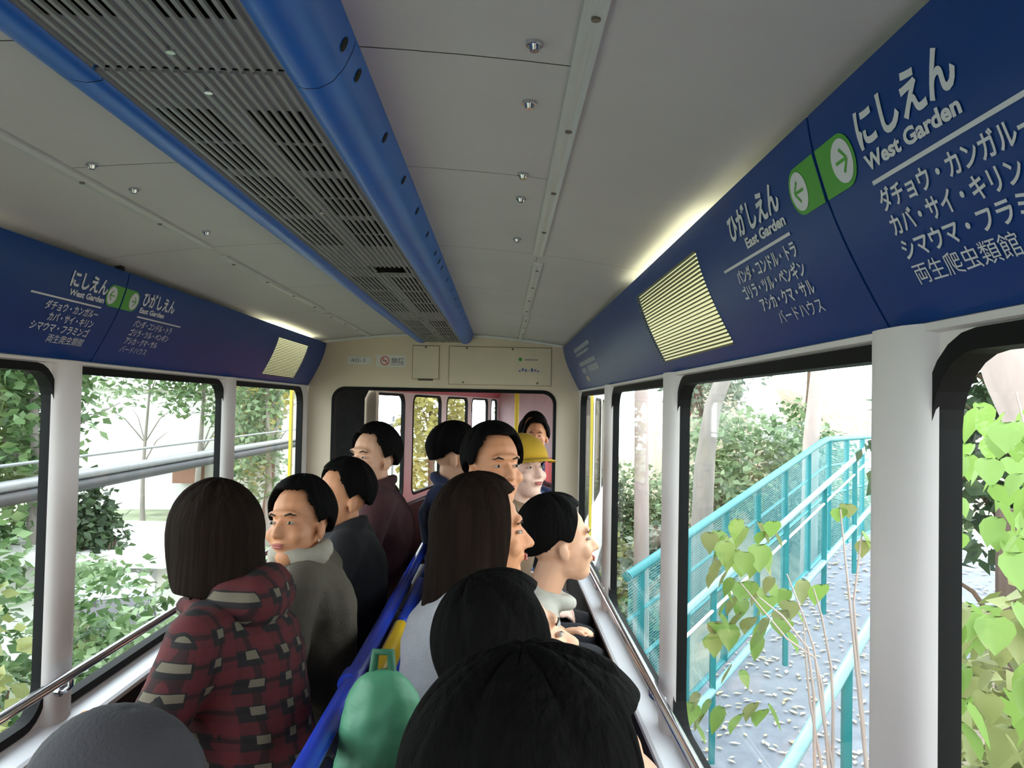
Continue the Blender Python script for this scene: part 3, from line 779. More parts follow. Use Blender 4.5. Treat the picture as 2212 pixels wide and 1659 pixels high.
def hair_mesh(style, k):
    """closed hair shell in head space (x to the person's left, y forward, z up); k scales the head"""
    na, nr = 56, 26; outer = []; m = MB()
    for i in range(nr+1):
        t = i/nr; row = []
        for j in range(na):
            a = 2*math.pi*j/na; fx, fy = math.sin(a), math.cos(a)      # fy = +1 is the face side
            front = max(0.0, (fy-0.30)/0.70); back = max(0.0, -fy)
            side = 1 - abs(fy)
            if style == 'short': hem = 112 - 60*min(1, front*1.6) - 22*side**2; L = 0.0
            elif style == 'cropped': hem = 112 - 62*min(1, front*1.5) - 16*side; L = 0.0
            elif style == 'bob': hem = 98 - 40*min(1, front*1.5)**2; L = 0.115*(1-min(1, front*1.9))
            elif style == 'long': hem = 98 - 44*min(1, front*1.5)**2; L = 0.25*(1-min(1, front*1.7))
            else: hem = 98; L = 0.0
            arc = R(hem)*0.105; tot = arc + L; d = t*tot
            rx, ry, rz = 0.089, 0.109, 0.112
            n_ = 1 + 0.018*math.sin(7*a+1.3) + 0.014*math.sin(13*a + 2.0*t) + 0.010*math.sin(23*a - 3*t)
            if d <= arc:
                th = d/0.105; p = V(rx*math.sin(th)*fx, ry*math.sin(th)*fy - 0.012, rz*math.cos(th) + 0.030)
            else:
                th = R(hem); q = d-arc; w = 1 + 0.06*math.sin(q*9)
                p = V(rx*math.sin(th)*fx*w, (ry*math.sin(th)*fy)*w - 0.012 - 0.05*q*(1 if fy < 0 else 0.4), rz*math.cos(th) + 0.030 - q)
            n_ *= (1 - 0.13*max(0.0, t-0.72)/0.28*(0.35+0.65*back)) if L == 0.0 else 1.0
            p = V(p.x*n_, (p.y+0.012)*n_ - 0.012, p.z*(1 if d > arc or t > 0.7 else n_))
            row.append(p*k)
        outer.append(row)
    # loose locks lying on the shell
    rgh = random.Random(len(style)*7+3); 
    def at_(i, j):
        i = min(max(i, 0), nr); i0 = int(i); i1 = min(i0+1, nr); f = i-i0; j0 = int(j) % na; j1 = (j0+1) % na; g = j-int(j)
        return (outer[i0][j0]*(1-g) + outer[i0][j1]*g)*(1-f) + (outer[i1][j0]*(1-g) + outer[i1][j1]*g)*f
    for q in range(260):
        j = rgh.uniform(0, na); i0 = rgh.uniform(1, nr*0.7); i1 = min(nr + rgh.uniform(-2, 1.2), i0 + rgh.uniform(6, 16)); dr = rgh.uniform(-1.6, 1.6); lift = rgh.uniform(0.6, 1.0); pts_ = []; w0 = rgh.uniform(0.0025, 0.0055)
        for e_ in range(7):
            f = e_/6; ii = i0 + (i1-i0)*f; p = at_(ii, j + dr*f); c_ = Vector((0, -0.012, min(p.z, 0.03)))
            over = max(0.0, ii-nr)*0.006; o_ = (p-c_).normalized(); p = c_ + (p-c_)*(1 + 0.05*lift*(0.25+f*0.75)) + Vector((0, 0, -over)); pts_.append((p, o_))
        vs_ = []
        for e_, (p, o_) in enumerate(pts_):
            d_ = (pts_[min(e_+1, 6)][0] - pts_[max(e_-1, 0)][0]).normalized(); s_ = d_.cross(o_).normalized(); w_ = w0*k*(1 - (e_/6)**2*0.85); vs_ += [p - s_*w_, p + o_*0.0015, p + s_*w_]
        m.add(vs_, [(3*e_+h_, 3*e_+h_+1, 3*e_+h_+4, 3*e_+h_+3) for e_ in range(6) for h_ in range(2)], 0, True)
    vs = [q for rr in outer for q in rr]; n = na
    fs = [(i*n+j, (i+1)*n+j, (i+1)*n+(j+1)%n, i*n+(j+1)%n) for i in range(nr) for j in range(n)]
    m.add(vs, fs, 0, True)
    return m

def fingers(m, W, fwd, up, side, s, curl):
    """palm and five fingers in front of wrist W; side points to the thumb"""
    pal = W + fwd*0.045*s; rot = Matrix((side, fwd, up)).transposed()
    m.ell(pal, (0.040*s, 0.050*s, 0.016*s), rot)
    for q, (off, ln) in enumerate(((0.030, 0.068), (0.010, 0.078), (-0.010, 0.072), (-0.029, 0.056))):
        p = W + fwd*0.085*s + side*off*s; a = 0.2*curl; d = fwd
        for seg, (fl, rr) in enumerate(((0.45, 0.0088), (0.30, 0.0080), (0.25, 0.0072))):
            ang = curl*(0.35, 0.8, 1.15)[seg] + q*0.05
            d = (fwd*math.cos(ang) - up*math.sin(ang)); e = p + d*ln*fl*s
            m.cap(p, e, rr*s, rr*0.93*s, 8); p = e
    p = W + fwd*0.030*s + side*0.034*s; d1 = (fwd*0.75 + side*0.6 - up*0.15).normalized(); e = p + d1*0.036*s; m.cap(p, e, 0.0115*s, 0.010*s, 8)
    d2 = (fwd*0.95 + side*0.1 - up*0.3).normalized(); m.cap(e, e + d2*0.030*s, 0.0098*s, 0.0085*s, 8)

def bone2(S, T, l1, l2, hint):
    d = T - S; D = min(d.length, (l1+l2)*0.985); dn = d.normalized(); T = S + dn*D
    a = (l1*l1 - l2*l2 + D*D)/(2*D); h = math.sqrt(max(l1*l1 - a*a, 0)); hh = (hint - dn*hint.dot(dn)).normalized()
    return S + dn*a + hh*h, T

def person(pos, face_deg, label, top=1.26, seat=SEATZ, lean=4, side_lean=0, head=(0, 0, 0), skin=SKIN, hair=('short', HAIRB), coat=None, trousers=TROUS, hands=None, cat='person',
           extras=(), scarf=None, hood=None, wide=1.0, curl=0.7, arm_out=0.0, tf=None, group=None, collar=True, headk=None):
    """seated figure: pos = (x, y) of the hips, face_deg = heading of the body (0 = +Y, 90 = -X), head = (yaw, pitch, roll) against the body"""
    hs = (top - seat)/0.845 ; s = hs; hk = headk or (0.86 + 0.14*hs if hs < 1 else hs)
    root = empty('person', (pos[0], pos[1], 0), label, cat, group, R(face_deg))
    if tf is not None: root.matrix_world = tf @ Matrix.Translation((pos[0], pos[1], 0)) @ Matrix.Rotation(R(face_deg), 4, 'Z')
    # local frame: x = person's left, y = forward, z = up  (mirrored below so that +x is left)
    F, U, Lf = V(0, 1, 0), V(0, 0, 1), V(-1, 0, 0)
    hip = V(0, 0, seat + 0.095*s); ln = R(lean)
    axis = V(math.sin(R(side_lean))*-1, math.sin(ln), math.cos(ln)).normalized()
    waist = hip + axis*0.17*s; chest = hip + axis*0.36*s; neck = hip + axis*0.50*s + F*0.01*s
    yaw, pit, rol = (R(a) for a in head)
    HR = Matrix.Rotation(yaw, 3, 'Z') @ Matrix.Rotation(-pit, 3, 'X') @ Matrix.Rotation(rol, 3, 'Y')
    hb = neck + axis*0.055*s + F*0.015*s
    hc = hb + HR @ V(0, 0.018*hk, 0.080*hk)
    # exact top of the head
    dz = top - (hc.z + 0.130*hk); hc.z += dz; hb.z += dz
    legs = {}
    for sg in (1, -1):
        h = hip + Lf*sg*0.085*s*wide; kn = V(h.x*1.25, 0, 0) + V(0, 0.40*s, max(hip.z, seat+0.10)); foot = V(kn.x, kn.y - 0.11, 0.075)
        if hs < 0.8: foot = V(kn.x, kn.y - 0.08, max(0.08, kn.z - 0.36*s))
        legs[sg] = (h, kn, foot)
    arms = {}
    for sg in (1, -1):
        sh = hip + axis*0.455*s + Lf*sg*0.150*s*wide
        tgt = (hands or {}).get(sg)
        if tgt is None: tgt = V(0, 0, 0) + Lf*sg*0.10*s + F*0.27*s + U*(seat + 0.22*s)
        else: tgt = Vector(tgt)
        hint = (Lf*sg*(0.6+arm_out) - F*0.6 - U*0.5)
        el, wr = bone2(sh, tgt, 0.27*s, 0.24*s, hint); arms[sg] = (sh, el, wr)
    # body: one continuous surface
    m = MB()
    m.ell(hip, (0.145*s*wide, 0.105*s, 0.11*s)); m.cap(hip, waist, 0.105*s*wide, 0.10*s*wide); m.cap(waist, chest, 0.10*s*wide, 0.115*s*wide); m.cap(chest, neck - axis*0.03*s, 0.10*s, 0.06*s)
    for sg in (1, -1):
        sh, el, wr = arms[sg]; m.cap(chest + axis*0.06*s, sh, 0.065*s, 0.05*s); m.cap(sh, el, 0.047*s, 0.038*s); m.cap(el, wr, 0.038*s, 0.025*s)
        fw = (wr - el).normalized(); sd_ = (V(1, 0, 0)*sg*1.0 + U*0.35); sd_ = (sd_ - fw*sd_.dot(fw)).normalized(); up = sd_.cross(fw) if sg < 0 else fw.cross(sd_)
        up = up if up.z > 0 else -up
        fingers(m, wr, fw, up, sd_, s, curl)
        h, kn, ft = legs[sg]; m.cap(h, kn, 0.075*s, 0.055*s); m.cap(kn, ft, 0.052*s, 0.038*s); m.cap(ft, ft + F*0.13*s - U*0.035, 0.038*s, 0.03*s)
    m.cap(neck - axis*0.04*s, hc + HR @ V(0, -0.018, -0.05)*hk, 0.054*s, 0.050*hk)
    def H(x, y, z): return hc + HR @ (V(x, y, z)*hk)
    def E(c, rad, rx=0): m.ell(H(*c), tuple(q*hk for q in rad), HR @ Matrix.Rotation(R(rx), 3, 'X'))
    E((0, -0.010, 0.036), (0.077, 0.095, 0.090)); E((0, 0.026, -0.028), (0.063, 0.068, 0.082)); E((0, 0.046, -0.088), (0.036, 0.036, 0.030)); E((0, 0.015, -0.062), (0.056, 0.058, 0.042))
    m.cap(H(0, 0.088, 0.006), H(0, 0.108, -0.030), 0.008*hk, 0.012*hk); E((0.010, 0.097, -0.034), (0.009, 0.009, 0.007)); E((-0.010, 0.097, -0.034), (0.009, 0.009, 0.007))
    E((0, 0.084, -0.060), (0.024, 0.012, 0.009)); E((0, 0.082, 0.030), (0.050, 0.014, 0.012))
    for sg in (1, -1): E((sg*0.077, -0.004, -0.014), (0.008, 0.017, 0.029), 12); E((sg*0.040, 0.066, -0.030), (0.022, 0.022, 0.022))
    remesh(m.build('body', skin, root), 0.0055 if hs > 0.8 else 0.005, 3)
    # face details
    for sg in (1, -1):
        m = MB(); m.ell(H(sg*0.031, 0.0835, 0.004), (0.0120*hk, 0.0070*hk, 0.0046*hk), HR, 12, 8, 0); m.ell(H(sg*0.031, 0.0868, 0.004), (0.0056*hk, 0.0050*hk, 0.0044*hk), HR, 10, 6, 1)
        m.build('eye', [EYEW, EYEB], root)
    for sg in (1, -1):
        m = MB(); m.tube([H(sg*0.016, 0.0935, 0.024), H(sg*0.032, 0.091, 0.029), H(sg*0.047, 0.081, 0.025)], [0.002*hk, 0.0034*hk, 0.0015*hk], 8)
        m.build('eyebrow', BROW, root)
    m = MB(); m.ell(H(0, 0.0955, -0.0575), (0.021*hk, 0.0045*hk, 0.0042*hk), HR, 14, 6); m.ell(H(0, 0.0945, -0.0645), (0.018*hk, 0.005*hk, 0.005*hk), HR, 14, 6); m.build('lips', LIP, root)
    # hair
    hm = hair_mesh(hair[0], hk); hm.v = [tuple(hc + HR @ Vector(p)) for p in hm.v] if hair[0] in ('short', 'cropped') else [tuple(hc + (HR @ Vector((p[0], p[1], max(p[2], 0.01))) + Matrix.Rotation(yaw, 3, 'Z') @ Vector((0, 0, min(p[2]-0.01, 0))))) for p in hm.v]
    ho = hm.build('hair', hair[1], root)
    sd_m = ho.modifiers.new('thickness', 'SOLIDIFY'); sd_m.thickness = 0.012*hk; sd_m.offset = -1
    ho.modifiers.new('soft', 'SUBSURF').render_levels = 1
    # clothes
    cm, c_vox = coat, 0.009
    m = MB()
    m.ell(hip + U*0.01, (0.172*s*wide, 0.132*s, 0.13*s)); m.cap(hip, waist, 0.128*s*wide, 0.125*s*wide); m.cap(waist, chest, 0.125*s*wide, 0.140*s*wide); m.cap(chest, neck - axis*0.035*s, 0.122*s, 0.078*s)
    m.ell(chest + axis*0.03*s, (0.168*s*wide, 0.118*s, 0.13*s), Matrix.Rotation(-ln, 3, 'X'))
    for sg in (1, -1):
        sh, el, wr = arms[sg]; m.cap(chest + axis*0.075*s, sh, 0.085*s, 0.070*s); m.cap(sh, el, 0.069*s, 0.058*s); m.cap(el, el.lerp(wr, 0.93), 0.058*s, 0.046*s)
    if collar:
        for k in range(18):
            a = 2*math.pi*k/18; m.ell(neck + axis*0.012*s + V(math.cos(a)*0.068*s, math.sin(a)*0.070*s + 0.01*s, -0.028*s*math.sin(a)), (0.024*s,)*3, None, 8, 6)
    remesh(m.build('coat', coat, root), 0.010, 4, 0.020*s)
    m = MB()
    m.ell(hip - U*0.01, (0.158*s*wide, 0.122*s, 0.105*s))
    for sg in (1, -1): h, kn, ft = legs[sg]; m.cap(h, kn, 0.090*s, 0.070*s); m.cap(kn, ft + U*0.03, 0.068*s, 0.055*s)
    remesh(m.build('trousers', trousers, root), 0.011, 4, 0.014*s)
    for sg in (1, -1):
        m = MB()
        h, kn, ft = legs[sg]; b_ = V(ft.x, ft.y, ft.z - 0.035); m.cap(b_ - F*0.05*s, b_ + F*0.15*s - U*0.005, 0.042*s, 0.038*s); m.cap(ft, ft + U*0.05*s, 0.045*s, 0.045*s)
        remesh(m.build('shoe', SHOE, root), 0.009, 3)
    if scarf is not None:
        m = MB()
        for k in range(22):
            a = 2*math.pi*k/22; m.ell(neck + axis*(0.035 + 0.012*math.sin(3*a))*s + V(math.cos(a)*0.075*s, math.sin(a)*0.075*s + 0.012*s, 0), (0.030*s, 0.030*s, 0.032*s), None, 8, 6)
        m.cap(neck + F*0.08*s + U*0.02*s, chest + F*0.135*s + Lf*0.03*s, 0.034*s, 0.038*s)
        remesh(m.build('scarf', scarf, root), 0.009, 4, 0.02)
    if hood is not None:
        m = MB(); m.ell(neck - F*0.10*s + U*0.01*s, (0.13*s, 0.065*s, 0.075*s)); m.ell(neck - F*0.06*s - Lf*0.07*s + U*0.01*s, (0.06*s, 0.07*s, 0.06*s)); m.ell(neck - F*0.06*s + Lf*0.07*s + U*0.01*s, (0.06*s, 0.07*s, 0.06*s))
        remesh(m.build('hood', hood, root), 0.009, 4, 0.02)
    for kind, mt_ in extras:
        if kind == 'cap':
            m = MB(); na, nr = 36, 10; vs = []
            for i in range(nr+1):
                th = R(92*i/nr)
                for j in range(na):
                    a = 2*math.pi*j/na; vs.append(hc + HR @ (V(0.104*math.sin(th)*math.sin(a), 0.124*math.sin(th)*math.cos(a) - 0.012, 0.110*math.cos(th) + 0.042)*hk))
            m.add(vs, [(i*na+j, (i+1)*na+j, (i+1)*na+(j+1)%na, i*na+(j+1)%na) for i in range(nr) for j in range(na)], 0, True)
            o = m.build('cap', mt_, root); q = o.modifiers.new('thickness', 'SOLIDIFY'); q.thickness = 0.004
            m = MB(); vs = []
            for i in range(2):
                for j in range(13): a = R(-62 + 124*j/12); rr = 1.0 + 0.42*i*math.cos(a*1.25); vs.append(hc + HR @ (V(0.105*math.sin(a)*rr, 0.125*math.cos(a)*rr - 0.012, 0.040 - 0.016*i)*hk))
            m.add(vs, [(j, j+1, j+14, j+13) for j in range(12)], 0, True); q = m.build('cap_brim', mt_, o); w = q.modifiers.new('thickness', 'SOLIDIFY'); w.thickness = 0.004
        if kind == 'knit':
            m = MB(); na, nr = 40, 12; vs = []
            for i in range(nr+1):
                th = R(100*i/nr)
                for j in range(na):
                    a = 2*math.pi*j/na; rb = 1 + 0.02*math.cos(20*a) + (0.05 if i > nr-3 else 0); vs.append(hc + HR @ (V(0.100*math.sin(th)*math.sin(a)*rb, 0.119*math.sin(th)*math.cos(a)*rb - 0.012, 0.118*math.cos(th) + 0.040)*hk))
            m.add(vs, [(i*na+j, (i+1)*na+j, (i+1)*na+(j+1)%na, i*na+(j+1)%na) for i in range(nr) for j in range(na)], 0, True)
            o = m.build('knit_cap', mt_, root); q = o.modifiers.new('thickness', 'SOLIDIFY'); q.thickness = 0.006
    return root

PLAID = plaid('red_black_plaid', (26, 20, 21), [('X', (84, 24, 28), 0.0, 0.60, 0.7, 5.2), ('Z', (84, 24, 28), 1.0, 0.60, 0.7, 5.2), ('X', (12, 10, 11), 2.6, 0.93, 0.7, 5.2), ('Z', (12, 10, 11), 3.6, 0.93, 0.7, 5.2)])
OLIVE = cloth('olive_grey_coat', (94, 86, 74)); PALES = cloth('pale_scarf', (168, 160, 146)); BLACKC = cloth('black_coat', (24, 24, 28)); MAROON = cloth('dark_maroon_coat', (62, 30, 34))
LIGHTG = cloth('light_grey_knit', (168, 168, 174)); CREAMC = cloth('cream_grey_coat', (176, 172, 162)); DENIMJ = cloth('pale_blue_denim', (110, 124, 168)); BROWNC = cloth('dark_brown_coat', (42, 33, 28))
CHARC = cloth('charcoal_coat', (56, 54, 58)); NAVY = cloth('navy_coat', (34, 44, 78)); OLIVEB = cloth('olive_brown_jacket', (74, 66, 48)); GREYK = cloth('dark_grey_knit', (60, 58, 62)); YELLOWC = cloth('yellow_cap_cloth', (184, 146, 34)); TAN = cloth('tan_coat', (120, 98, 78))
# left half of the bench, facing the left windows (heading 90 = -X)
person((-0.175, 1.86), 84, 'person with dark bobbed hair in a red and black plaid coat, seen from behind', top=1.245, lean=13, head=(-18, -4, 0), hair=('bob', HAIRBR), coat=PLAID, hands={1: (-0.08, 0.38, 0.70), -1: (0.10, 0.30, 0.64)}, wide=1.12, hood=PLAID)
person((-0.17, 2.36), 90, 'child with black fringe and olive grey coat turning towards the camera beside the plaid coat', top=1.215, lean=5, head=(68, -10, 4), skin=SKINW, hair=('short', HAIRB), coat=OLIVE, scarf=PALES, headk=1.0)
person((-0.17, 2.86), 90, 'person in a black coat with short hair half hidden behind the child in olive', top=1.235, lean=2, head=(40, -6, 0), skin=SKINW, hair=('short', HAIRB), coat=BLACKC)
person((-0.17, 3.50), 92, 'tall person in a dark maroon coat at the far left by the doorway bellows', top=1.345, lean=1, head=(52, -6, 0), skin=SKIN, hair=('short', HAIRB), coat=MAROON)
person((-0.115, 1.08), 82, 'child in dark grey knitted cap and olive brown jacket, cut by the bottom left edge', top=1.005, lean=6, head=(0, -8, 0), hair=('short', HAIRBR), coat=OLIVEB, extras=[('knit', GREYK)], headk=0.96)
# right half, facing the right windows (heading -90 = +X)
person((0.23, 0.72), -88, 'person with long black hair and dark brown coat right in front of the camera', top=1.212, lean=15, head=(4, -6, 0), hair=('long', HAIRB), coat=BROWNC, headk=1.08)
person((0.265, 1.34), -80, 'child with dark hair in a charcoal coat leaning to the window, behind the near head', top=1.155, lean=12, head=(6, -22, -6), hair=('bob', HAIRB), coat=CHARC, headk=0.98)
person((0.215, 1.92), -84, 'person with long brown hair in a light grey knitted top, seated beside the yellow band', top=1.268, lean=6, head=(-4, -6, 0), skin=SKINW, hair=('long', HAIRBR), coat=LIGHTG, trousers=JEANS)
person((0.24, 2.36), -88, 'person in cream grey coat leaning to the right window', top=1.175, lean=31, head=(6, -10, 0), hair=('short', HAIRB), coat=CREAMC, trousers=JEANS, hands={1: (-0.10, 0.29, 0.74), -1: (0.10, 0.27, 0.66)}, headk=1.0)
person((0.205, 2.84), -100, 'black haired person in a black coat turned to the camera before the doorway', top=1.372, lean=8, head=(-52, -8, 0), skin=SKINW, hair=('short', HAIRB), coat=BLACKC)
person((0.265, 3.30), -95, 'child with pale face under a yellow cap, seated right in front of the doorway', top=1.315, lean=14, head=(-48, -10, 0), skin=SKINP, hair=('short', HAIRB), coat=TAN, extras=[('cap', YELLOWC)], headk=1.0)
person((0.17, 3.72), -96, 'person in a navy coat with black hair, farthest seated before the doorway', top=1.35, lean=-8, head=(6, 0, 0), hair=('short', HAIRB), coat=NAVY)
# passengers of the next car
person((0.22, 1.62), -84, 'person in a dark navy coat with a profile to the left, in the next car', top=1.385, lean=8, head=(-92, -6, 0), skin=SKINW, hair=('short', HAIRB), coat=NAVY, tf=TF)
person((0.24, 1.10), -88, 'person in a black coat nearest the doorway in the next car, holding a white bag', top=1.345, lean=15, head=(-88, -12, 0), skin=SKINW, hair=('short', HAIRB), coat=BLACKC, tf=TF)
person((0.17, 2.25), -88, 'person with dark hair farthest away in the next car, just a head above the others', top=1.34, lean=2, head=(60, 0, 0), hair=('bob', HAIRB), coat=MAROON, tf=TF)


# bags
GREENB = mat('light_green_nylon', (80, 146, 110), 0.5, vary=0.10, bump=0.3, bscale=30); WHITEB = mat('white_bag_cloth', (208, 210, 216), 0.7, bump=0.2)
def backpack(name, loc, rz, size, mt_, label, strap):
    e = empty(name, loc, label, 'bag', None, R(rz)); w, d, h = size; m = MB()
    m.ell((0, 0, h*0.48), (w*0.50, d*0.5, h*0.46)); m.ell((0, 0, h*0.30), (w*0.50, d*0.52, h*0.30)); m.ell((0, 0, h*0.72), (w*0.44, d*0.44, h*0.26))
    remesh(m.build('bag_body', mt_, e), 0.008, 4, 0.03)
    m = MB(); m.ell((0, d*0.42, h*0.30), (w*0.36, d*0.20, h*0.20)); remesh(m.build('front_pocket', mt_, e), 0.008, 4, 0.012)
    m = MB(); m.tube([(-w*0.1, 0, h*0.95), (-w*0.08, 0, h*1.03), (w*0.08, 0, h*1.03), (w*0.1, 0, h*0.95)], 0.009, 10); m.build('carry_loop', strap, e)
    return e
backpack('backpack', (0.118, 1.60, SEATZ), 180, (0.19, 0.13, 0.52), GREENB, 'light green nylon backpack standing against the blue rail of the bench', mat('dark_green_strap', (46, 104, 76), 0.6))
b_ = backpack('shoulder_bag', (0, 0, 0), 0, (0.16, 0.13, 0.15), WHITEB, 'small white bag held on the lap in the next car', WHITEB)
b_.matrix_world = TF @ Matrix.Translation((0.40, 1.18, 0.66))
# ------------------------------------------------------------------ outside: ground and slopes
def leafmat(name, rgb, rgb2, tr=0.35):
    if name in MATS: return MATS[name]
    m, t, b = new_mat(name); c, c2 = srgb(rgb), srgb(rgb2)
    gi = t.nodes.new('ShaderNodeNewGeometry'); ramp_ = t.nodes.new('ShaderNodeValToRGB')
    ramp_.color_ramp.elements[0].color = c + (1,); ramp_.color_ramp.elements[1].color = c2 + (1,)
    t.links.new(gi.outputs['Random Per Island'], ramp_.inputs[0]); t.links.new(ramp_.outputs[0], b.inputs['Base Color']); b.inputs['Roughness'].default_value = 0.45
    trn = t.nodes.new('ShaderNodeBsdfTranslucent'); t.links.new(ramp_.outputs[0], trn.inputs[0])
    mx = t.nodes.new('ShaderNodeMixShader'); mx.inputs[0].default_value = tr
    t.links.new(b.outputs[0], mx.inputs[1]); t.links.new(trn.outputs[0], mx.inputs[2]); t.links.new(mx.outputs[0], t.nodes['Material Output'].inputs[0])
    return m
LITTER = mat('leaf_litter_ground', (158, 146, 126), 0.95, vary=0.35, vscale=3.0, bump=0.5, bscale=14)
GRASSY = mat('grassy_ground', (132, 138, 112), 0.95, vary=0.35, vscale=1.6, bump=0.5, bscale=12)
PAVE = mat('pale_paving', (210, 206, 200), 0.9, vary=0.06, vscale=0.7)
def terrain(name, x0, x1, y0, y1, fz, m_, nx=40, ny=50):
    m = MB(); vs = []
    for j in range(ny+1):
        for i in range(nx+1):
            x = x0 + (x1-x0)*i/nx; y = y0 + (y1-y0)*j/ny; vs.append((x, y, fz(x, y)))
    m.add(vs, [(j*(nx+1)+i, j*(nx+1)+i+1, (j+1)*(nx+1)+i+1, (j+1)*(nx+1)+i) for j in range(ny) for i in range(nx)], 0, True)
    o = m.build(name, m_); o['kind'] = 'structure'; return o
def sst(x): x = min(1, max(0, x)); return x*x*(3-2*x)
def gz_right(x, y):
    d = (x-4.28)*0.788 + (y-10.5)*(-0.616)          # distance on the camera's side of the stair fence
    lat = (x - 0.176*(y-5.1))*0.985                    # clear of the next car
    far = sst((-d + 0.2)/5.0) * 4.4 * sst((lat-1.15)/1.6)
    near = sst((x-1.3)/1.6) * sst((5.0-y)/1.8) * 2.9
    return -2.3 + far + near + 0.10*math.sin(1.3*x)*math.cos(0.9*y)
def gz_left(x, y): return -2.5 + 0.9*sst((-x-1.0)/3.0) + 0.10*math.sin(0.8*x+0.4*y)
terrain('ground_right', 0.0, 40, -14, 60, gz_right, LITTER, 60, 80)
terrain('ground_left', -60, 0.0, -14, 60, gz_left, GRASSY, 50, 50)
# concrete track beam under the cars
m = MB(); m.box((-0.35, -14, -2.8), (0.35, 5.0, -0.35)); o = m.build('track_beam', mat('beam_concrete', (150, 148, 142), 0.9)); tag(o, 'grey concrete track beam that carries the cars', 'beam', kind='structure')

# ------------------------------------------------------------------ plants
BARKG = mat('grey_bark', (142, 134, 128), 0.9, vary=0.15, bump=0.6, bscale=20, stretch=(1, 1, 0.3))
BARKP = mat('pale_pinkish_bark', (184, 166, 160), 0.9, vary=0.1, bump=0.4, bscale=16, stretch=(1, 1, 0.3))
BARKB = mat('brown_bark', (104, 84, 70), 0.9, vary=0.2, bump=0.6, bscale=20, stretch=(1, 1, 0.3))
LG1 = leafmat('mid_green_leaves', (62, 92, 50), (116, 140, 92)); LG2 = leafmat('pale_green_leaves', (98, 122, 84), (150, 168, 128)); LG3 = leafmat('dark_green_leaves', (42, 62, 40), (84, 104, 70))
LG4 = leafmat('yellow_green_leaves', (112, 122, 72), (160, 164, 108)); LG5 = leafmat('fresh_lime_leaves', (104, 144, 62), (150, 178, 96), 0.5); LG6 = leafmat('grey_green_leaves', (104, 118, 102), (154, 164, 146))
LG7 = leafmat('autumn_yellow_leaves', (142, 134, 66), (184, 174, 106))
def leaf_cloud(blobs, n, size, seed, mat_, name, parent, flat=0.5, loc0=(0, 0, 0)):
    """n folded leaves scattered through the ellipsoids in blobs = [(centre, radii)]"""
    rg = np.random.default_rng(seed); vol = np.array([b[1][0]*b[1][1]*b[1][2] for b in blobs]) ** 0.75; vol /= vol.sum()
    idx = rg.choice(len(blobs), n, p=vol); C0 = np.array([b[0] for b in blobs])[idx]; RR = np.array([b[1] for b in blobs])[idx]
    dirs = rg.normal(size=(n, 3)); dirs /= np.linalg.norm(dirs, axis=1)[:, None]
    pos = C0 + dirs * RR * (rg.uniform(0.25, 1.0, (n, 1)) ** 0.55) - np.array(loc0)
    ax = rg.normal(size=(n, 3)); ax[:, 2] = ax[:, 2]*0.5 - 0.3; ax /= np.linalg.norm(ax, axis=1)[:, None]
    up = rg.normal(size=(n, 3)) * flat + np.array([0, 0, 1.0]); sd = np.cross(ax, up); sd /= np.linalg.norm(sd, axis=1)[:, None]; nn = np.cross(sd, ax)
    sz = (size * rg.uniform(0.6, 1.35, n))[:, None]
    tip = pos + ax*sz; l1 = pos + ax*sz*0.42 + sd*sz*0.30 + nn*sz*0.07; l2 = pos + ax*sz*0.42 - sd*sz*0.30 + nn*sz*0.07; midp = pos + ax*sz*0.45
    vs = np.stack([pos, l1, tip, l2, midp], 1).reshape(-1, 3)
    q = np.arange(n)*5
    fs = np.concatenate([np.stack([q, q+1, q+4], 1), np.stack([q+1, q+2, q+4], 1), np.stack([q+2, q+3, q+4], 1), np.stack([q+3, q, q+4], 1)], 0)
    me = bpy.data.meshes.new(name); me.vertices.add(len(vs)); me.vertices.foreach_set('co', vs.ravel())
    me.loops.add(len(fs)*3); me.polygons.add(len(fs)); me.loops.foreach_set('vertex_index', fs.ravel()); me.polygons.foreach_set('loop_start', np.arange(len(fs))*3)
    me.materials.append(mat_); me.update(calc_edges=True); me.validate()
    o = bpy.data.objects.new(name, me); col.objects.link(o); o.parent = parent
    return o
def blobs_for(w, d, z0, z1, k, seed):
    rg = np.random.default_rng(seed); out = []
    for _ in range(k):
        a = rg.uniform(0, 2*math.pi); q = rg.uniform(0.1, 0.75); s_ = rg.uniform(0.28, 0.5)
        zc = rg.uniform(z0 + (z1-z0)*0.2, z1 - (z1-z0)*0.15)
        out.append(((w*q*math.cos(a), d*q*math.sin(a), zc), (w*s_, d*s_, (z1-z0)*rg.uniform(0.16, 0.30))))
    return out
def tree(x, y, z0, h, crown, label, leaf, bark, n, size, seed, r0=0.12, lean=(0, 0), group=None, name='tree'):
    """trunk with boughs and a crown; crown = (w, d, zlo, zhi) above the foot"""
    e = empty(name, (x, y, z0), label, 'tree' if name == 'tree' else 'bush', group); rg = random.Random(seed)
    m = MB(); top = h*0.8; pts = [(lean[0]*t*t + 0.04*math.sin(5*t+seed), lean[1]*t*t + 0.04*math.cos(4*t+seed), top*t) for t in [i/8 for i in range(9)]]
    m.tube(pts, [r0*(1.25 if i == 0 else 1 - 0.8*i/8) for i in range(9)], 12)
    w, d, zl, zh = crown
    for k in range(7):
        i = rg.randint(3, 7); a = rg.uniform(0, 6.28); p = Vector(pts[i]); q = p + Vector((math.cos(a)*w*0.6, math.sin(a)*d*0.6, h*0.16)); mid = p.lerp(q, 0.5) + Vector((0, 0, h*0.03))
        m.tube([p, mid, q], [r0*0.3, r0*0.18, r0*0.05], 8)
    m.build('trunk', bark, e)
    leaf_cloud(blobs_for(w, d, zl, zh, 14, seed), n, size, seed, leaf, 'crown', e, 0.8)
    return e
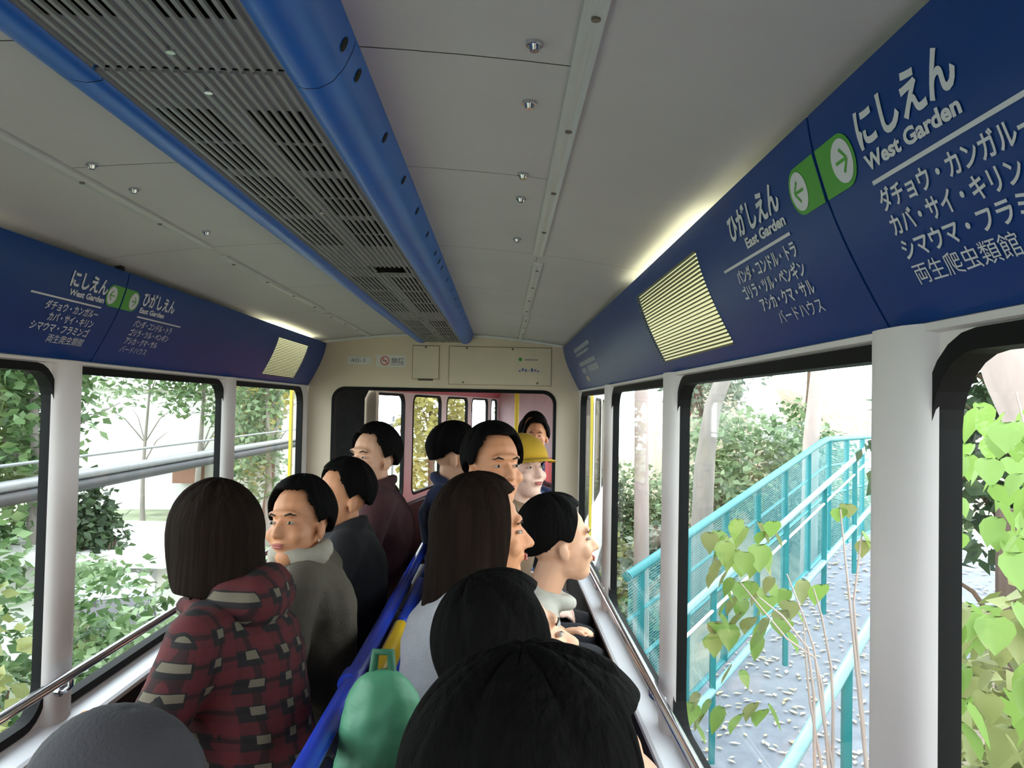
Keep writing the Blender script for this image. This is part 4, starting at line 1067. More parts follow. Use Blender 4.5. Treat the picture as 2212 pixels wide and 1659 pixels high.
def bush(x, y, z0, w, d, h, label, leaf, n, size, seed, group=None):
    e = empty('bush', (x, y, z0), label, 'bush', group); m = MB(); rg = random.Random(seed)
    for k in range(7):
        a = rg.uniform(0, 6.28); m.tube([(0.03*math.cos(a), 0.03*math.sin(a), -0.1), (w*0.2*math.cos(a), d*0.2*math.sin(a), h*0.35), (w*0.38*math.cos(a), d*0.38*math.sin(a), h*0.62)], [0.022, 0.016, 0.006], 7)
    m.build('stems', BARKB, e)
    bl = blobs_for(w, d, 0, h, 12, seed) + [((0, 0, h*0.4), (w*0.6, d*0.6, h*0.38))]
    leaf_cloud(bl, n, size, seed, leaf, 'foliage', e, 0.9)
    return e

# left side: trees beyond the wire and pipe
tree(-5.2, 9.6, gz_left(-5.2, 9.6), 5.4, (1.5, 1.6, 0.5, 5.4), 'dense green tree filling the nearest left window', LG1, BARKG, 7000, 0.15, 1, 0.11, group=None)
tree(-6.8, 4.2, gz_left(-6.8, 4.2), 5.6, (1.6, 1.6, 0.6, 5.8), 'leafy tree well to the left beyond the pipes', LG2, BARKG, 3000, 0.17, 81, 0.12)
tree(6.6, 2.2, gz_right(6.6, 2.2), 4.6, (1.5, 1.5, 0.8, 5.0), 'green tree on the bank to the right of the board fence', LG1, BARKB, 3000, 0.17, 82, 0.12)
tree(-8.5, 12.5, gz_left(-8.5, 12.5), 6.6, (2.3, 2.3, 0.8, 7.0), 'taller olive green tree behind the dense one at the left edge', LG3, BARKB, 5200, 0.20, 2, 0.18)
tree(-7.9, 18.6, gz_left(-8.9, 18.6), 5.0, (1.5, 1.4, 2.6, 5.6), 'loose pale tree with sky showing between its leaves', LG2, BARKG, 1500, 0.17, 3, 0.06)
tree(-6.5, 18.2, gz_left(-6.4, 18.2), 5.6, (1.1, 1.4, 2.3, 5.6), 'green tree next to the far pillar, partly over the pale building', LG1, BARKG, 2600, 0.16, 4, 0.08)
tree(-5.7, 21.0, gz_left(-5.7, 21.0), 7.0, (1.9, 1.9, 1.2, 7.2), 'yellow tinged tree in the farthest left window', LG7, BARKB, 3000, 0.20, 5, 0.14)
tree(-6.3, 16.4, gz_left(-6.3, 16.4), 5.0, (1.1, 1.1, 0.6, 4.6), 'mid green tree in front of the yellow tinged one', LG2, BARKB, 2200, 0.17, 6, 0.10) if False else None
tree(-4.6, 17.0, gz_left(-4.6, 17.0), 5.4, (0.95, 1.0, 0.4, 5.2), 'light green slim tree in the farthest left window', LG2, BARKG, 2400, 0.16, 7, 0.09)
bush(-4.35, 9.3, gz_left(-4.75, 9.3), 0.62, 0.7, 2.25, 'dark green bush under the pipe beside the left pillar', LG3, 2600, 0.12, 8)
bush(-2.75, 6.2, gz_left(-2.6, 6), 0.85, 1.0, 1.9, 'broad leaved bush below the second left window', LG1, 3600, 0.10, 9)
bush(-1.95, 4.7, gz_left(-2.2, 4), 0.62, 0.8, 2.25, 'low green bush right under the second left window', LG2, 3600, 0.095, 10)
bush(-2.75, 4.6, gz_left(-3.4, 4.3), 0.7, 0.9, 2.35, 'green bush with pale tips under the nearest left window', LG1, 3600, 0.10, 12)
bush(-1.85, 3.1, gz_left(-2.3, 2.6), 0.6, 0.7, 2.85, 'yellow green bush nearest to the car on the left', LG4, 3200, 0.09, 13)
bush(-3.6, 7.9, gz_left(-3.6, 7.9), 0.6, 0.7, 1.5, 'low leafy bush in front of the white flat roof', LG2, 2400, 0.10, 14)
# brown trunk in the nearest window
m = MB(); m.tube([(-4.6, 7.1, -2.4), (-4.55, 7.1, -1.0), (-4.6, 7.15, 0.0), (-4.5, 7.1, 0.35)], [0.13, 0.11, 0.09, 0.03], 12); o = m.build('tree_stump', BARKP); tag(o, 'bare brownish trunk below the pipe in the nearest left window', 'trunk')

# pipe and wire along the track
GALV = mat('galvanised_pipe', (128, 130, 134), 0.4, 0.4, vary=0.08); PIPED = mat('dark_pipe', (44, 44, 48), 0.6, 0.0)
e = empty('pipe_run', (-4.0, 10, -2.0), 'twin grey service pipes running along the track outside the left windows', 'pipes')
m = MB(); m.tube([(0, -16, 2.635), (0, 30, 2.685)], 0.052, 12); m.build('upper_pipe', GALV, e)
m = MB(); m.tube([(0.01, -16, 2.525), (0.01, 30, 2.575)], 0.062, 12); m.build('lower_pipe', PIPED, e)
for y in (-4.55, 2.55, 22.0):
    m = MB(); m.box((-0.04, y-0.05, -0.6), (0.04, y+0.05, 2.95)); m.build('post', GALV, e)
e2 = tag(None or MB().tube([(-4.0, -6, 0.80), (-4.0, 40, 0.93)], 0.016, 8).build('overhead_wire', GALV), 'thin bright wire above the twin pipes on the left', 'wire')

# pale building, flat roofs
BWHITE = mat('white_render', (206, 204, 200), 0.9, vary=0.02); BROWNB = mat('brown_balcony', (136, 100, 84), 0.85); WINB = mat('blue_grey_window', (120, 134, 144), 0.2)
e = empty('building', (-7.9, 21.5, -3.0), 'white rendered building with a brown box balcony behind the left trees', 'building')
m = MB(); m.box((-3.2, 0, 0), (2.3, 4, 4.7)); m.build('wall', BWHITE, e)
m = MB(); m.box((-3.35, -0.2, 4.7), (2.45, 4.2, 4.86)); m.build('roof_slab', BWHITE, e)
m = MB(); m.box((-0.35, -0.5, 2.25), (0.30, 0, 2.75)); m.box((-0.45, -0.6, 2.75), (0.40, 0, 2.87)); m.build('balcony', BROWNB, e)
for xw in (0.75,):
    m = MB(); m.box((xw, -0.04, 3.05), (xw+0.5, 0.02, 3.6)); f_ = m.build('window', WINB, e)
    m = MB(); m.box((xw-0.06, -0.07, 2.98), (xw+0.56, 0.0, 3.05)); m.build('window_ledge', BWHITE, f_)
e = empty('flat_roof_hut', (-4.6, 10.2, -2.4), 'low white flat roofed hut beyond the bushes on the left', 'hut')
m = MB(); m.box((-2.3, -0.9, 0), (1.0, 1.1, 1.95)); m.build('wall', BWHITE, e); m = MB(); m.box((-2.5, -1.2, 1.95), (1.2, 1.3, 2.10)); m.build('roof', BWHITE, e)
# white parked car, roof seen between bushes
CARW = mat('white_car_paint', (226, 228, 236), 0.25); CARG = mat('dark_car_glass', (70, 66, 70), 0.1); TYRE = mat('tyre_rubber', (30, 30, 30), 0.8)
e = empty('parked_car', (-3.35, 7.6, gz_left(-3.3, 7.6) - 0.05), 'white parked car whose roof shows between the left bushes', 'car')
def car_body(m, secs):
    rings = []
    for (y, hw, zb, zt) in secs:
        rings.append([(-hw, y, zb), (-hw*1.02, y, (zb+zt)/2), (-hw*0.9, y, zt-0.05), (-hw*0.7, y, zt), (hw*0.7, y, zt), (hw*0.9, y, zt-0.05), (hw*1.02, y, (zb+zt)/2), (hw, y, zb)])
    n = 8; vs = [q for rr in rings for q in rr]
    m.add(vs, [(i*n+k, i*n+(k+1)%n, (i+1)*n+(k+1)%n, (i+1)*n+k) for i in range(len(secs)-1) for k in range(n)], 0, True)
    m.add(rings[0], [tuple(range(n))]); m.add(rings[-1], [tuple(range(n))[::-1]])
e.rotation_euler = (0, 0, R(27)); e.scale = (0.66, 0.66, 0.95)
m = MB(); car_body(m, [(-2.0, 0.70, 0.35, 0.62), (-1.8, 0.80, 0.25, 0.85), (-0.8, 0.84, 0.22, 0.95), (0.9, 0.84, 0.22, 0.95), (1.9, 0.80, 0.28, 0.92), (2.05, 0.72, 0.35, 0.70)]); m.build('body_shell', CARW, e)
m = MB(); car_body(m, [(-0.95, 0.74, 0.93, 0.96), (-0.35, 0.66, 0.93, 1.40), (0.9, 0.66, 0.93, 1.43), (1.75, 0.72, 0.92, 0.97)]); m.build('cabin_windows', CARG, e)
m = MB(); car_body(m, [(-0.30, 0.60, 1.40, 1.46), (0.3, 0.64, 1.41, 1.50), (0.95, 0.60, 1.42, 1.47)]); m.build('car_roof', CARW, e)
for sx in (-0.8, 0.8):
    for sy in (-1.25, 1.25): m = MB(); m.tube([(sx-0.09, sy, 0.32), (sx+0.09, sy, 0.32)], 0.32, 18); m.build('wheel', TYRE, e)

# ------------------------------------------------------------------ right side: teal stairway with mesh fence
TEAL = mat('teal_paint', (38, 132, 138), 0.4, vary=0.06); TEALL = mat('pale_teal_paint', (124, 172, 184), 0.35, vary=0.06); WHITER = mat('white_rail_paint', (230, 236, 240), 0.35)
DECK = mat('grey_deck', (128, 132, 142), 0.9, vary=0.12, vscale=9)
DH = Vector((0.616, 0.788, 0)).normalized(); NH = Vector((0.788, -0.616, 0)).normalized(); PF = Vector((4.28, 10.5, 0))
def zA(t): return 0.833 + 0.181*t if t < 1.2 else 0.833 + 0.181*1.2
def FP(t, k, z): p = PF + DH*t + NH*k; return Vector((p.x, p.y, z))
def meshmat():
    m, t, b = new_mat('teal_wire_mesh'); b.inputs['Base Color'].default_value = srgb((84, 164, 170)) + (1,); b.inputs['Roughness'].default_value = 0.5
    co = t.nodes.new('ShaderNodeTexCoord'); mp = t.nodes.new('ShaderNodeMapping'); mp.inputs['Rotation'].default_value = (0, 0, 0); t.links.new(co.outputs['UV'], mp.inputs[0])
    tot = None
    for ax in ('X', 'Y'):
        w = t.nodes.new('ShaderNodeTexWave'); w.bands_direction = ax; w.inputs['Scale'].default_value = 12.0; t.links.new(mp.outputs[0], w.inputs['Vector'])
        g_ = t.nodes.new('ShaderNodeMath'); g_.operation = 'GREATER_THAN'; g_.inputs[1].default_value = 0.86; t.links.new(w.outputs['Fac'], g_.inputs[0])
        if tot is None: tot = g_
        else:
            mxm = t.nodes.new('ShaderNodeMath'); mxm.operation = 'MAXIMUM'; t.links.new(tot.outputs[0], mxm.inputs[0]); t.links.new(g_.outputs[0], mxm.inputs[1]); tot = mxm
    tr = t.nodes.new('ShaderNodeBsdfTransparent'); mx = t.nodes.new('ShaderNodeMixShader')
    t.links.new(tot.outputs[0], mx.inputs[0]); t.links.new(tr.outputs[0], mx.inputs[1]); t.links.new(b.outputs[0], mx.inputs[2]); t.links.new(mx.outputs[0], t.nodes['Material Output'].inputs[0])
    return m
WIREM = meshmat()
fe = empty('mesh_fence', tuple(PF + DH*-4 + Vector((0, 0, -2))), 'teal steel fence with wire mesh rising along the stairway outside the right windows', 'fence')
off = -Vector(fe.location)
T0, T1 = -4.6, 4.2
ts = [T0 + (T1-T0)*i/40 for i in range(41)]
def rail(name, k, dz, rad, m_, par, t0=T0, t1=T1, o_=None):
    m = MB(); tt = [t0 + (t1-t0)*i/30 for i in range(31)]; m.tube([FP(t, k, zA(t)+dz) + o_ for t in tt], rad, 10); return m.build(name, m_, par)
rail('top_rail', 0, 0, 0.045, TEAL, fe, o_=off); rail('middle_rail', 0, -0.80, 0.022, TEAL, fe, o_=off); rail('middle_rail', 0, -0.38, 0.016, TEAL, fe, o_=off); rail('bottom_rail', 0, -1.62, 0.03, TEAL, fe, o_=off)
t = T0 + 0.25
while t < T1:
    m = MB(); p = FP(t, 0, zA(t)) + off; m.box((p.x-0.03, p.y-0.03, p.z-2.1), (p.x+0.03, p.y+0.03, p.z)); m.build('post', TEAL, fe); t += 0.95
m = MB(); vs = [FP(t, 0.012, zA(t)-0.04) + off for t in ts] + [FP(t, 0.012, zA(t)-1.60) + off for t in ts]
m.add(vs, [(i, i+1, i+42, i+41) for i in range(40)]); o = m.build('wire_mesh', WIREM, fe)
uv = o.data.uv_layers.new(name='mesh_uv')
for pl in o.data.polygons:
    for li in pl.loop_indices:
        vi = o.data.loops[li].vertex_index; i = vi % 41; uv.data[li].uv = (ts[i]*1.0, 0.0 if vi < 41 else 1.56)
def stair_rail(k, pts, label, posts, zoff=0.0, low=True):
    """hand rail of the stairway in the vertical plane k metres on the car's side of the fence; pts = [(t, z)]"""
    p0 = FP(pts[0][0], k, -2.2); e = empty('stair_railing', tuple(p0), label, 'railing'); o_ = -p0
    m = MB(); m.tube([FP(t, k, z) + o_ for t, z in pts], 0.032, 10); m.build('top_rail', TEALL, e)
    if low:
        m = MB(); m.tube([FP(t, k, z-0.20) + o_ for t, z in pts], 0.014, 8); m.build('middle_rail', WHITER, e)
        m = MB(); m.tube([FP(t, k, z-0.86) + o_ for t, z in pts], 0.034, 10); m.build('bottom_rail', TEALL, e)
    for t in posts:
        z = np.interp(t, [q[0] for q in pts], [q[1] for q in pts]); p = FP(t, k, z) + o_
        m = MB(); m.box((p.x-0.022, p.y-0.022, p.z-1.45), (p.x+0.022, p.y+0.022, p.z)); m.build('post', TEAL, e)
    return e
def tpar(x, y): return (Vector((x, y, 0)) - PF).dot(DH)
stair_rail(0.7, [(tpar(1.60, 5.95), -0.16), (tpar(1.79, 6.18), -0.11), (tpar(2.48, 7.06), 0.11), (tpar(5.31, 10.68), 1.02), (tpar(6.0, 11.6), 1.24)], 'pale teal double railing up the middle of the stairway, between fence and car', [-4.4, -2.6, -1.3, 0.0, 1.2])
stair_rail(2.2, [(tpar(1.42, 3.27), -0.17), (tpar(1.66, 3.58), -0.12), (tpar(2.43, 4.55), 0.16), (tpar(4.6, 7.3), 0.92)], 'pale teal stair railing nearest to the car, low in the second right window', [tpar(2.23, 4.3), tpar(3.5, 5.9)], low=False)
# sloping deck of the stairway, with its steps
m = MB(); nseg = 40; tt = [-6.0 + 10.9*i/nseg for i in range(nseg+1)]; rows = []
for t in tt:
    z = zA(t) - 1.62; rows.append([FP(t, -0.05, z), FP(t, 2.3, z), FP(t, 2.3, z-0.16), FP(t, -0.05, z-0.16)])
vs = [q for rr in rows for q in rr]
m.add(vs, [(i*4+k, i*4+(k+1)%4, (i+1)*4+(k+1)%4, (i+1)*4+k) for i in range(nseg) for k in range(4)]); m.add(rows[0], [(0, 1, 2, 3)]); m.add(rows[-1], [(3, 2, 1, 0)])
o = m.build('stairway', DECK); tag(o, 'grey stairway deck climbing away beside the car, littered with fallen leaves', 'stairway')
LT = leafmat('fallen_leaf_scatter', (206, 186, 140), (236, 224, 190), 0.1)
rg = np.random.default_rng(5); m = MB()
for i in range(1500):
    t = rg.uniform(-5.8, 4.6); k = rg.uniform(0.05, 2.25); z = zA(t) - 1.62 + 0.016; p = FP(t, k, z); a = rg.uniform(0, 6.28); s_ = rg.uniform(0.03, 0.06)
    ux, uy = math.cos(a)*s_, math.sin(a)*s_; m.add([(p.x-ux, p.y-uy, z), (p.x-uy*0.4, p.y+ux*0.4, z+0.006), (p.x+ux, p.y+uy, z+0.004), (p.x+uy*0.4, p.y-ux*0.4, z+0.006)], [(0, 1, 2, 3)])
o = m.build('fallen_leaves', LT); tag(o, 'pale fallen leaves scattered over the grey stairway', 'leaves', kind='stuff')
# slope shrubs behind the fence
specs = [(3.0, 12.4, 1.1, 1.1, 1.7, LG6, 'pale grey green shrub behind the low end of the fence'), (4.3, 13.6, 1.2, 1.2, 2.3, LG2, 'light green shrub on the slope behind the fence'), (5.6, 14.6, 1.3, 1.3, 2.4, LG6, 'silvery shrub on the slope behind the fence middle'),
         (6.9, 15.2, 1.2, 1.2, 2.3, LG4, 'yellow green shrub beside the pale pinkish trunk'), (8.2, 15.8, 1.3, 1.3, 2.4, LG2, 'pale shrub at the right end of the slope near the grey pillar'), (4.6, 16.6, 1.5, 1.5, 2.4, LG6, 'grey green bush farther up the slope beyond the silvery shrub'),
         (6.9, 17.0, 1.3, 1.3, 2.3, LG1, 'green bush near the top of the slope'), (3.6, 17.4, 1.4, 1.4, 2.2, LG2, 'tall pale bush beyond the thin pole'), (2.7, 14.8, 0.8, 0.9, 1.7, LG4, 'olive bush seen through the narrow third right window'), (2.2, 11.2, 0.6, 0.7, 1.2, LG1, 'low green bush below the grey trunk in the third right window'), (2.55, 17.8, 1.0, 1.0, 2.4, LG3, 'dark bush far behind the grey trunk in the third right window')]
for i, (x, y, w, d, h, lf, lab) in enumerate(specs): bush(x, y, gz_right(x, y) - 0.1, w, d, h, lab, lf, 2600, 0.14, 40+i)
def trunk(pts, rads, label, m_, name='bare_tree'):
    o = MB().tube(pts, rads, 14).build(name, m_); tag(o, label, 'tree'); return o
trunk([(2.02, 9.3, gz_right(2.0, 9.3)-0.2), (1.99, 9.3, 0.5), (1.96, 9.3, 2.0), (1.90, 9.3, 4.5)], [0.10, 0.085, 0.075, 0.06], 'straight pale grey trunk in the third right window', BARKP)
trunk([(3.25, 11.6, gz_right(3.25, 11.6)-0.2), (3.30, 11.6, 0.6), (3.42, 11.6, 1.5), (3.75, 11.6, 2.4), (4.4, 11.7, 4.2)], [0.17, 0.14, 0.12, 0.11, 0.08], 'curved grey trunk at the left edge of the second right window', BARKG)
trunk([(4.95, 11.9, gz_right(5, 11.9)-0.2), (4.98, 11.9, 1.0), (5.10, 11.9, 2.2), (5.05, 11.9, 5.0)], [0.13, 0.115, 0.11, 0.08], 'thick pale pinkish trunk rising behind the top of the teal fence', BARKP)
trunk([(3.55, 12.2, gz_right(3.5, 12.2)-0.2), (3.58, 12.2, 0.2), (3.62, 12.2, 1.15)], [0.035, 0.03, 0.02], 'thin bare pole among the shrubs behind the fence', BARKP, 'thin_pole')
trunk([(4.15, 4.9, -0.2), (3.86, 4.9, 1.2), (3.60, 4.9, 1.72), (3.44, 4.9, 2.2), (3.1, 4.9, 3.6)], [0.32, 0.26, 0.24, 0.24, 0.2], 'big leaning grey trunk in the nearest right window', BARKP)
# far things above the shrubs
o = MB().box((4.6, 19.5, 0.6), (6.0, 20.4, 2.45)).build('kiosk_wall', mat('brick_red_kiosk', (138, 66, 58), 0.8)); 
kz = empty('kiosk', (5.3, 20, 0.4), 'brick red kiosk with a white lamp far behind the shrubs', 'kiosk'); o.parent = kz; o.location = -Vector(kz.location)
o = MB().box((4.45, 19.3, 2.45), (6.15, 20.6, 2.6)).build('kiosk_roof', mat('kiosk_roof_brown', (120, 84, 74), 0.8), kz); o.location = -Vector(kz.location)
o = MB().ell((5.0, 19.46, 1.95), (0.14, 0.06, 0.10)).build('wall_lamp', BWHITE, kz); o.location = -Vector(kz.location)
o = MB().ell((6.35, 18.6, 1.15), (0.55, 0.6, 1.15)).build('white_dome', BWHITE); tag(o, 'round white tent top behind the silvery shrub', 'tent')
tree(9.0, 22, 1.2, 7, (3.2, 2.6, 1.6, 7), 'large yellowing tree at the top of the slope', LG7, BARKB, 3000, 0.26, 61, 0.2)
tree(5.4, 24, 1.2, 7, (2.2, 2.2, 2.0, 7.5), 'green tree at the top of the slope beyond the kiosk', LG1, BARKG, 2600, 0.24, 62, 0.2)
tree(2.9, 24, 0.8, 7, (1.6, 1.8, 1.4, 7.5), 'yellow green tree far ahead in the third right window', LG4, BARKG, 2600, 0.24, 63, 0.16)
# trees past the next car, seen through its left windows
tree(-1.35, 19.5, -2.2, 6.4, (0.85, 1.6, 1.5, 6.6), 'yellow leaved tree beyond the next car, in its second window', LG7, BARKB, 3000, 0.2, 64, 0.12)
tree(1.2, 22.5, -2.2, 6.8, (1.5, 1.8, 2.2, 7.0), 'pale yellow green tree beyond the next car, in its third window', LG4, BARKG, 2000, 0.2, 65, 0.12)
tree(2.6, 28, -2.2, 7.5, (1.6, 2.0, 1.5, 7.6), 'green tree far beyond the next car', LG2, BARKG, 2600, 0.22, 66, 0.14)
# brown fence, litter path and leafy plants by the nearest right window
BRF = mat('brown_board_fence', (86, 70, 62), 0.85, vary=0.15, stretch=(6, 6, 0.5))
e = empty('board_fence', (2.85, 4.0, gz_right(3.3, 4.0)), 'brown board fence behind the lime leaves in the nearest right window', 'fence')
for k in range(11):
    m = MB(); p0 = Vector((0.26*k, -0.06*k, 0)); m.box((p0.x, p0.y-0.015, -0.1), (p0.x+0.258, p0.y+0.015, 0.98 - gz_right(3.3, 4.0) + 0.012*math.sin(k*2))); m.build('board', BRF, e)
def big_leaf(m, base, ax, up, L, W):
    """heart shaped leaf with folded midrib"""
    ax = ax.normalized(); sd = ax.cross(up).normalized(); nn = sd.cross(ax)
    ol = [(0.0, 0.0), (-0.06, 0.22), (0.10, 0.44), (0.35, 0.50), (0.62, 0.36), (0.85, 0.14), (1.0, 0.0)]
    mid = [base + ax*(a*L) - nn*(0.05*L*math.sin(a*3)) for a, b in ol]; lf = [base + ax*(a*L) + sd*(b*W) + nn*(0.16*b*W - 0.10*L*a*a) for a, b in ol]; rt = [base + ax*(a*L) - sd*(b*W) + nn*(0.16*b*W - 0.10*L*a*a) for a, b in ol]
    mid = [q - nn*(0.10*L*a*a) for q, (a, b) in zip(mid, ol)]
    n = len(ol); m.add(mid + lf + rt, [(i, i+1, n+i+1, n+i) for i in range(n-1)] + [(i+1, i, 2*n+i, 2*n+i+1) for i in range(n-1)], 0, True)
def leafy_plant(name, loc, stems, leaves, label, mats_, L=0.09):
    """stems = lists of points; leaves = points where a big leaf hangs"""
    e = empty(name, loc, label, 'plant'); o_ = -Vector(loc); rgx = random.Random(len(leaves))
    m = MB()
    for st in stems: m.tube([Vector(p) + o_ for p in st], [0.006 - 0.004*i/(len(st)-1) for i in range(len(st))], 7)
    m.build('stem', BARKP, e)
    for i, p in enumerate(leaves):
        m = MB(); a = rgx.uniform(0, 6.28); big_leaf(m, Vector(p) + o_, Vector((math.cos(a)*0.6, math.sin(a)*0.6, -0.9)), Vector((math.cos(a), math.sin(a), 0.9)), L*rgx.uniform(0.75, 1.25), L*rgx.uniform(0.7, 1.05))
        m.build('leaf', mats_[i % len(mats_)], e)
    return e

# measured positions of the leaves of the plants next to the right windows
LV= [(1.051, 2.586, 1.053), (1.098, 2.618, 1.026), (1.054, 2.541, 1.008), (1.063, 2.419, 1.023), (1.142, 2.587, 1.069), (1.195, 2.612, 1.081), (1.206, 2.597, 1.054), (1.107, 2.517, 0.97), (1.08, 2.551, 0.941), (1.137, 2.431, 1.037), (1.178, 2.58, 0.974), (1.094, 2.518, 0.861), (1.03, 2.448, 0.919), (1.071, 2.395, 0.931), (1.189, 2.585, 0.861), (1.154, 2.618, 0.808), (1.011, 2.401, 0.832), (1.044, 2.572, 0.766), (1.061, 2.479, 0.784), (1.162, 2.416, 0.886), (1.217, 2.451, 0.837), (1.198, 2.565, 0.763), (1.192, 2.589, 0.719), (1.166, 2.391, 0.948), (1.258, 2.527, 0.883), (1.196, 2.391, 0.824), (1.319, 2.552, 0.908), (1.341, 2.459, 0.914), (1.042, 2.591, 0.723), (1.11, 2.615, 0.613), (1.106, 2.501, 0.635), (1.094, 2.62, 0.821), (0.991, 2.454, 1.069), (1.024, 2.398, 1.052), (1.061, 2.524, 1.05), (1.01, 2.388, 1.0), (1.07, 2.427, 1.115), (1.197, 2.478, 1.104), (1.214, 2.527, 1.067), (1.089, 2.417, 1.018), (1.046, 2.39, 0.943), (1.19, 2.588, 0.988), (1.153, 2.455, 1.034), (1.146, 2.61, 0.831), (1.051, 2.595, 0.929), (1.127, 2.471, 0.918), (1.178, 2.49, 0.851), (1.14, 2.505, 0.799), (1.038, 2.535, 0.771), (1.026, 2.523, 0.741), (1.107, 2.514, 0.81), (1.165, 2.529, 0.884), (1.317, 2.606, 0.804), (1.189, 2.502, 0.797), (1.158, 2.483, 0.758), (1.208, 2.553, 0.906), (1.233, 2.437, 0.869), (1.235, 2.452, 0.772)]
LV2= [(1.243, 2.1, 1.194), (1.261, 2.1, 1.206), (1.301, 2.1, 1.134), (1.308, 2.1, 1.11)]
LV3= [(0.948, 2.5, 0.533), (0.976, 2.5, 0.562), (1.013, 2.5, 0.541), (1.049, 2.5, 0.52), (1.15, 2.5, 0.536), (1.179, 2.5, 0.515), (1.107, 2.5, 0.5), (0.991, 2.5, 0.498), (0.963, 2.5, 0.476), (1.194, 2.5, 0.53)]
ST= [[(1.335, 2.35, 0.408), (1.307, 2.35, 0.54), (1.285, 2.35, 0.688), (1.275, 2.35, 0.755), (1.243, 2.35, 0.849), (1.193, 2.35, 0.97)], [(1.301, 2.35, 0.408), (1.266, 2.35, 0.593), (1.251, 2.35, 0.728), (1.242, 2.35, 0.863)], [(1.281, 2.35, 0.407), (1.276, 2.35, 0.621), (1.257, 2.35, 0.755), (1.181, 2.35, 0.848), (1.112, 2.35, 0.901)], [(1.322, 2.35, 0.408), (1.299, 2.35, 0.648), (1.278, 2.35, 0.728), (1.195, 2.35, 0.781), (1.057, 2.35, 0.941)], [(1.334, 2.35, 0.581), (1.326, 2.35, 0.702), (1.297, 2.35, 0.85), (1.272, 2.35, 0.931)]]
L4= [(1.916, 2.29, 1.393), (1.563, 2.002, 1.321), (1.53, 1.892, 1.203), (1.54, 1.865, 1.28), (1.739, 2.175, 1.425), (1.447, 1.691, 1.413), (1.686, 2.259, 1.364), (1.496, 1.769, 1.393), (1.335, 1.527, 1.183), (1.556, 1.772, 1.367), (1.504, 1.734, 1.397), (1.644, 1.955, 1.431), (1.664, 2.29, 1.21), (1.506, 1.865, 1.311), (1.79, 2.189, 1.133), (1.839, 2.223, 1.022), (1.35, 1.539, 1.215), (1.55, 1.92, 1.43), (1.757, 2.278, 1.38), (1.57, 1.928, 1.143), (1.785, 2.159, 1.406), (1.318, 1.699, 1.364), (1.753, 2.186, 1.24), (1.791, 2.184, 1.464), (1.482, 1.843, 1.436), (1.571, 1.897, 1.347), (1.44, 1.675, 1.325), (1.422, 1.597, 1.431), (1.738, 2.134, 1.136), (1.692, 2.073, 1.325), (1.336, 1.579, 1.276), (1.37, 1.52, 1.417), (1.597, 2.139, 1.369), (1.466, 1.944, 1.157), (1.722, 2.06, 1.292), (1.596, 1.835, 1.162), (1.748, 2.048, 1.215), (1.583, 2.099, 1.34), (1.437, 1.609, 1.297), (1.619, 1.93, 1.148), (1.649, 1.968, 1.219), (1.346, 1.66, 1.473), (1.808, 2.293, 1.403), (1.567, 1.946, 1.167), (1.73, 2.205, 1.24), (1.495, 1.964, 1.343), (1.361, 1.562, 1.436), (1.377, 1.595, 1.416), (1.297, 1.578, 1.461), (1.729, 2.03, 1.365), (1.67, 2.038, 1.357), (1.446, 1.736, 1.295), (1.425, 1.643, 1.214), (1.856, 2.237, 1.171), (1.553, 1.866, 1.219), (1.325, 1.543, 1.433), (1.438, 1.782, 1.349), (1.654, 1.951, 1.435), (1.765, 2.095, 1.212), (1.771, 2.139, 1.389), (1.695, 2.125, 1.455), (1.353, 1.753, 1.357), (1.524, 1.74, 1.26), (1.411, 1.586, 1.311), (1.437, 1.655, 1.394), (1.352, 1.589, 1.415)]
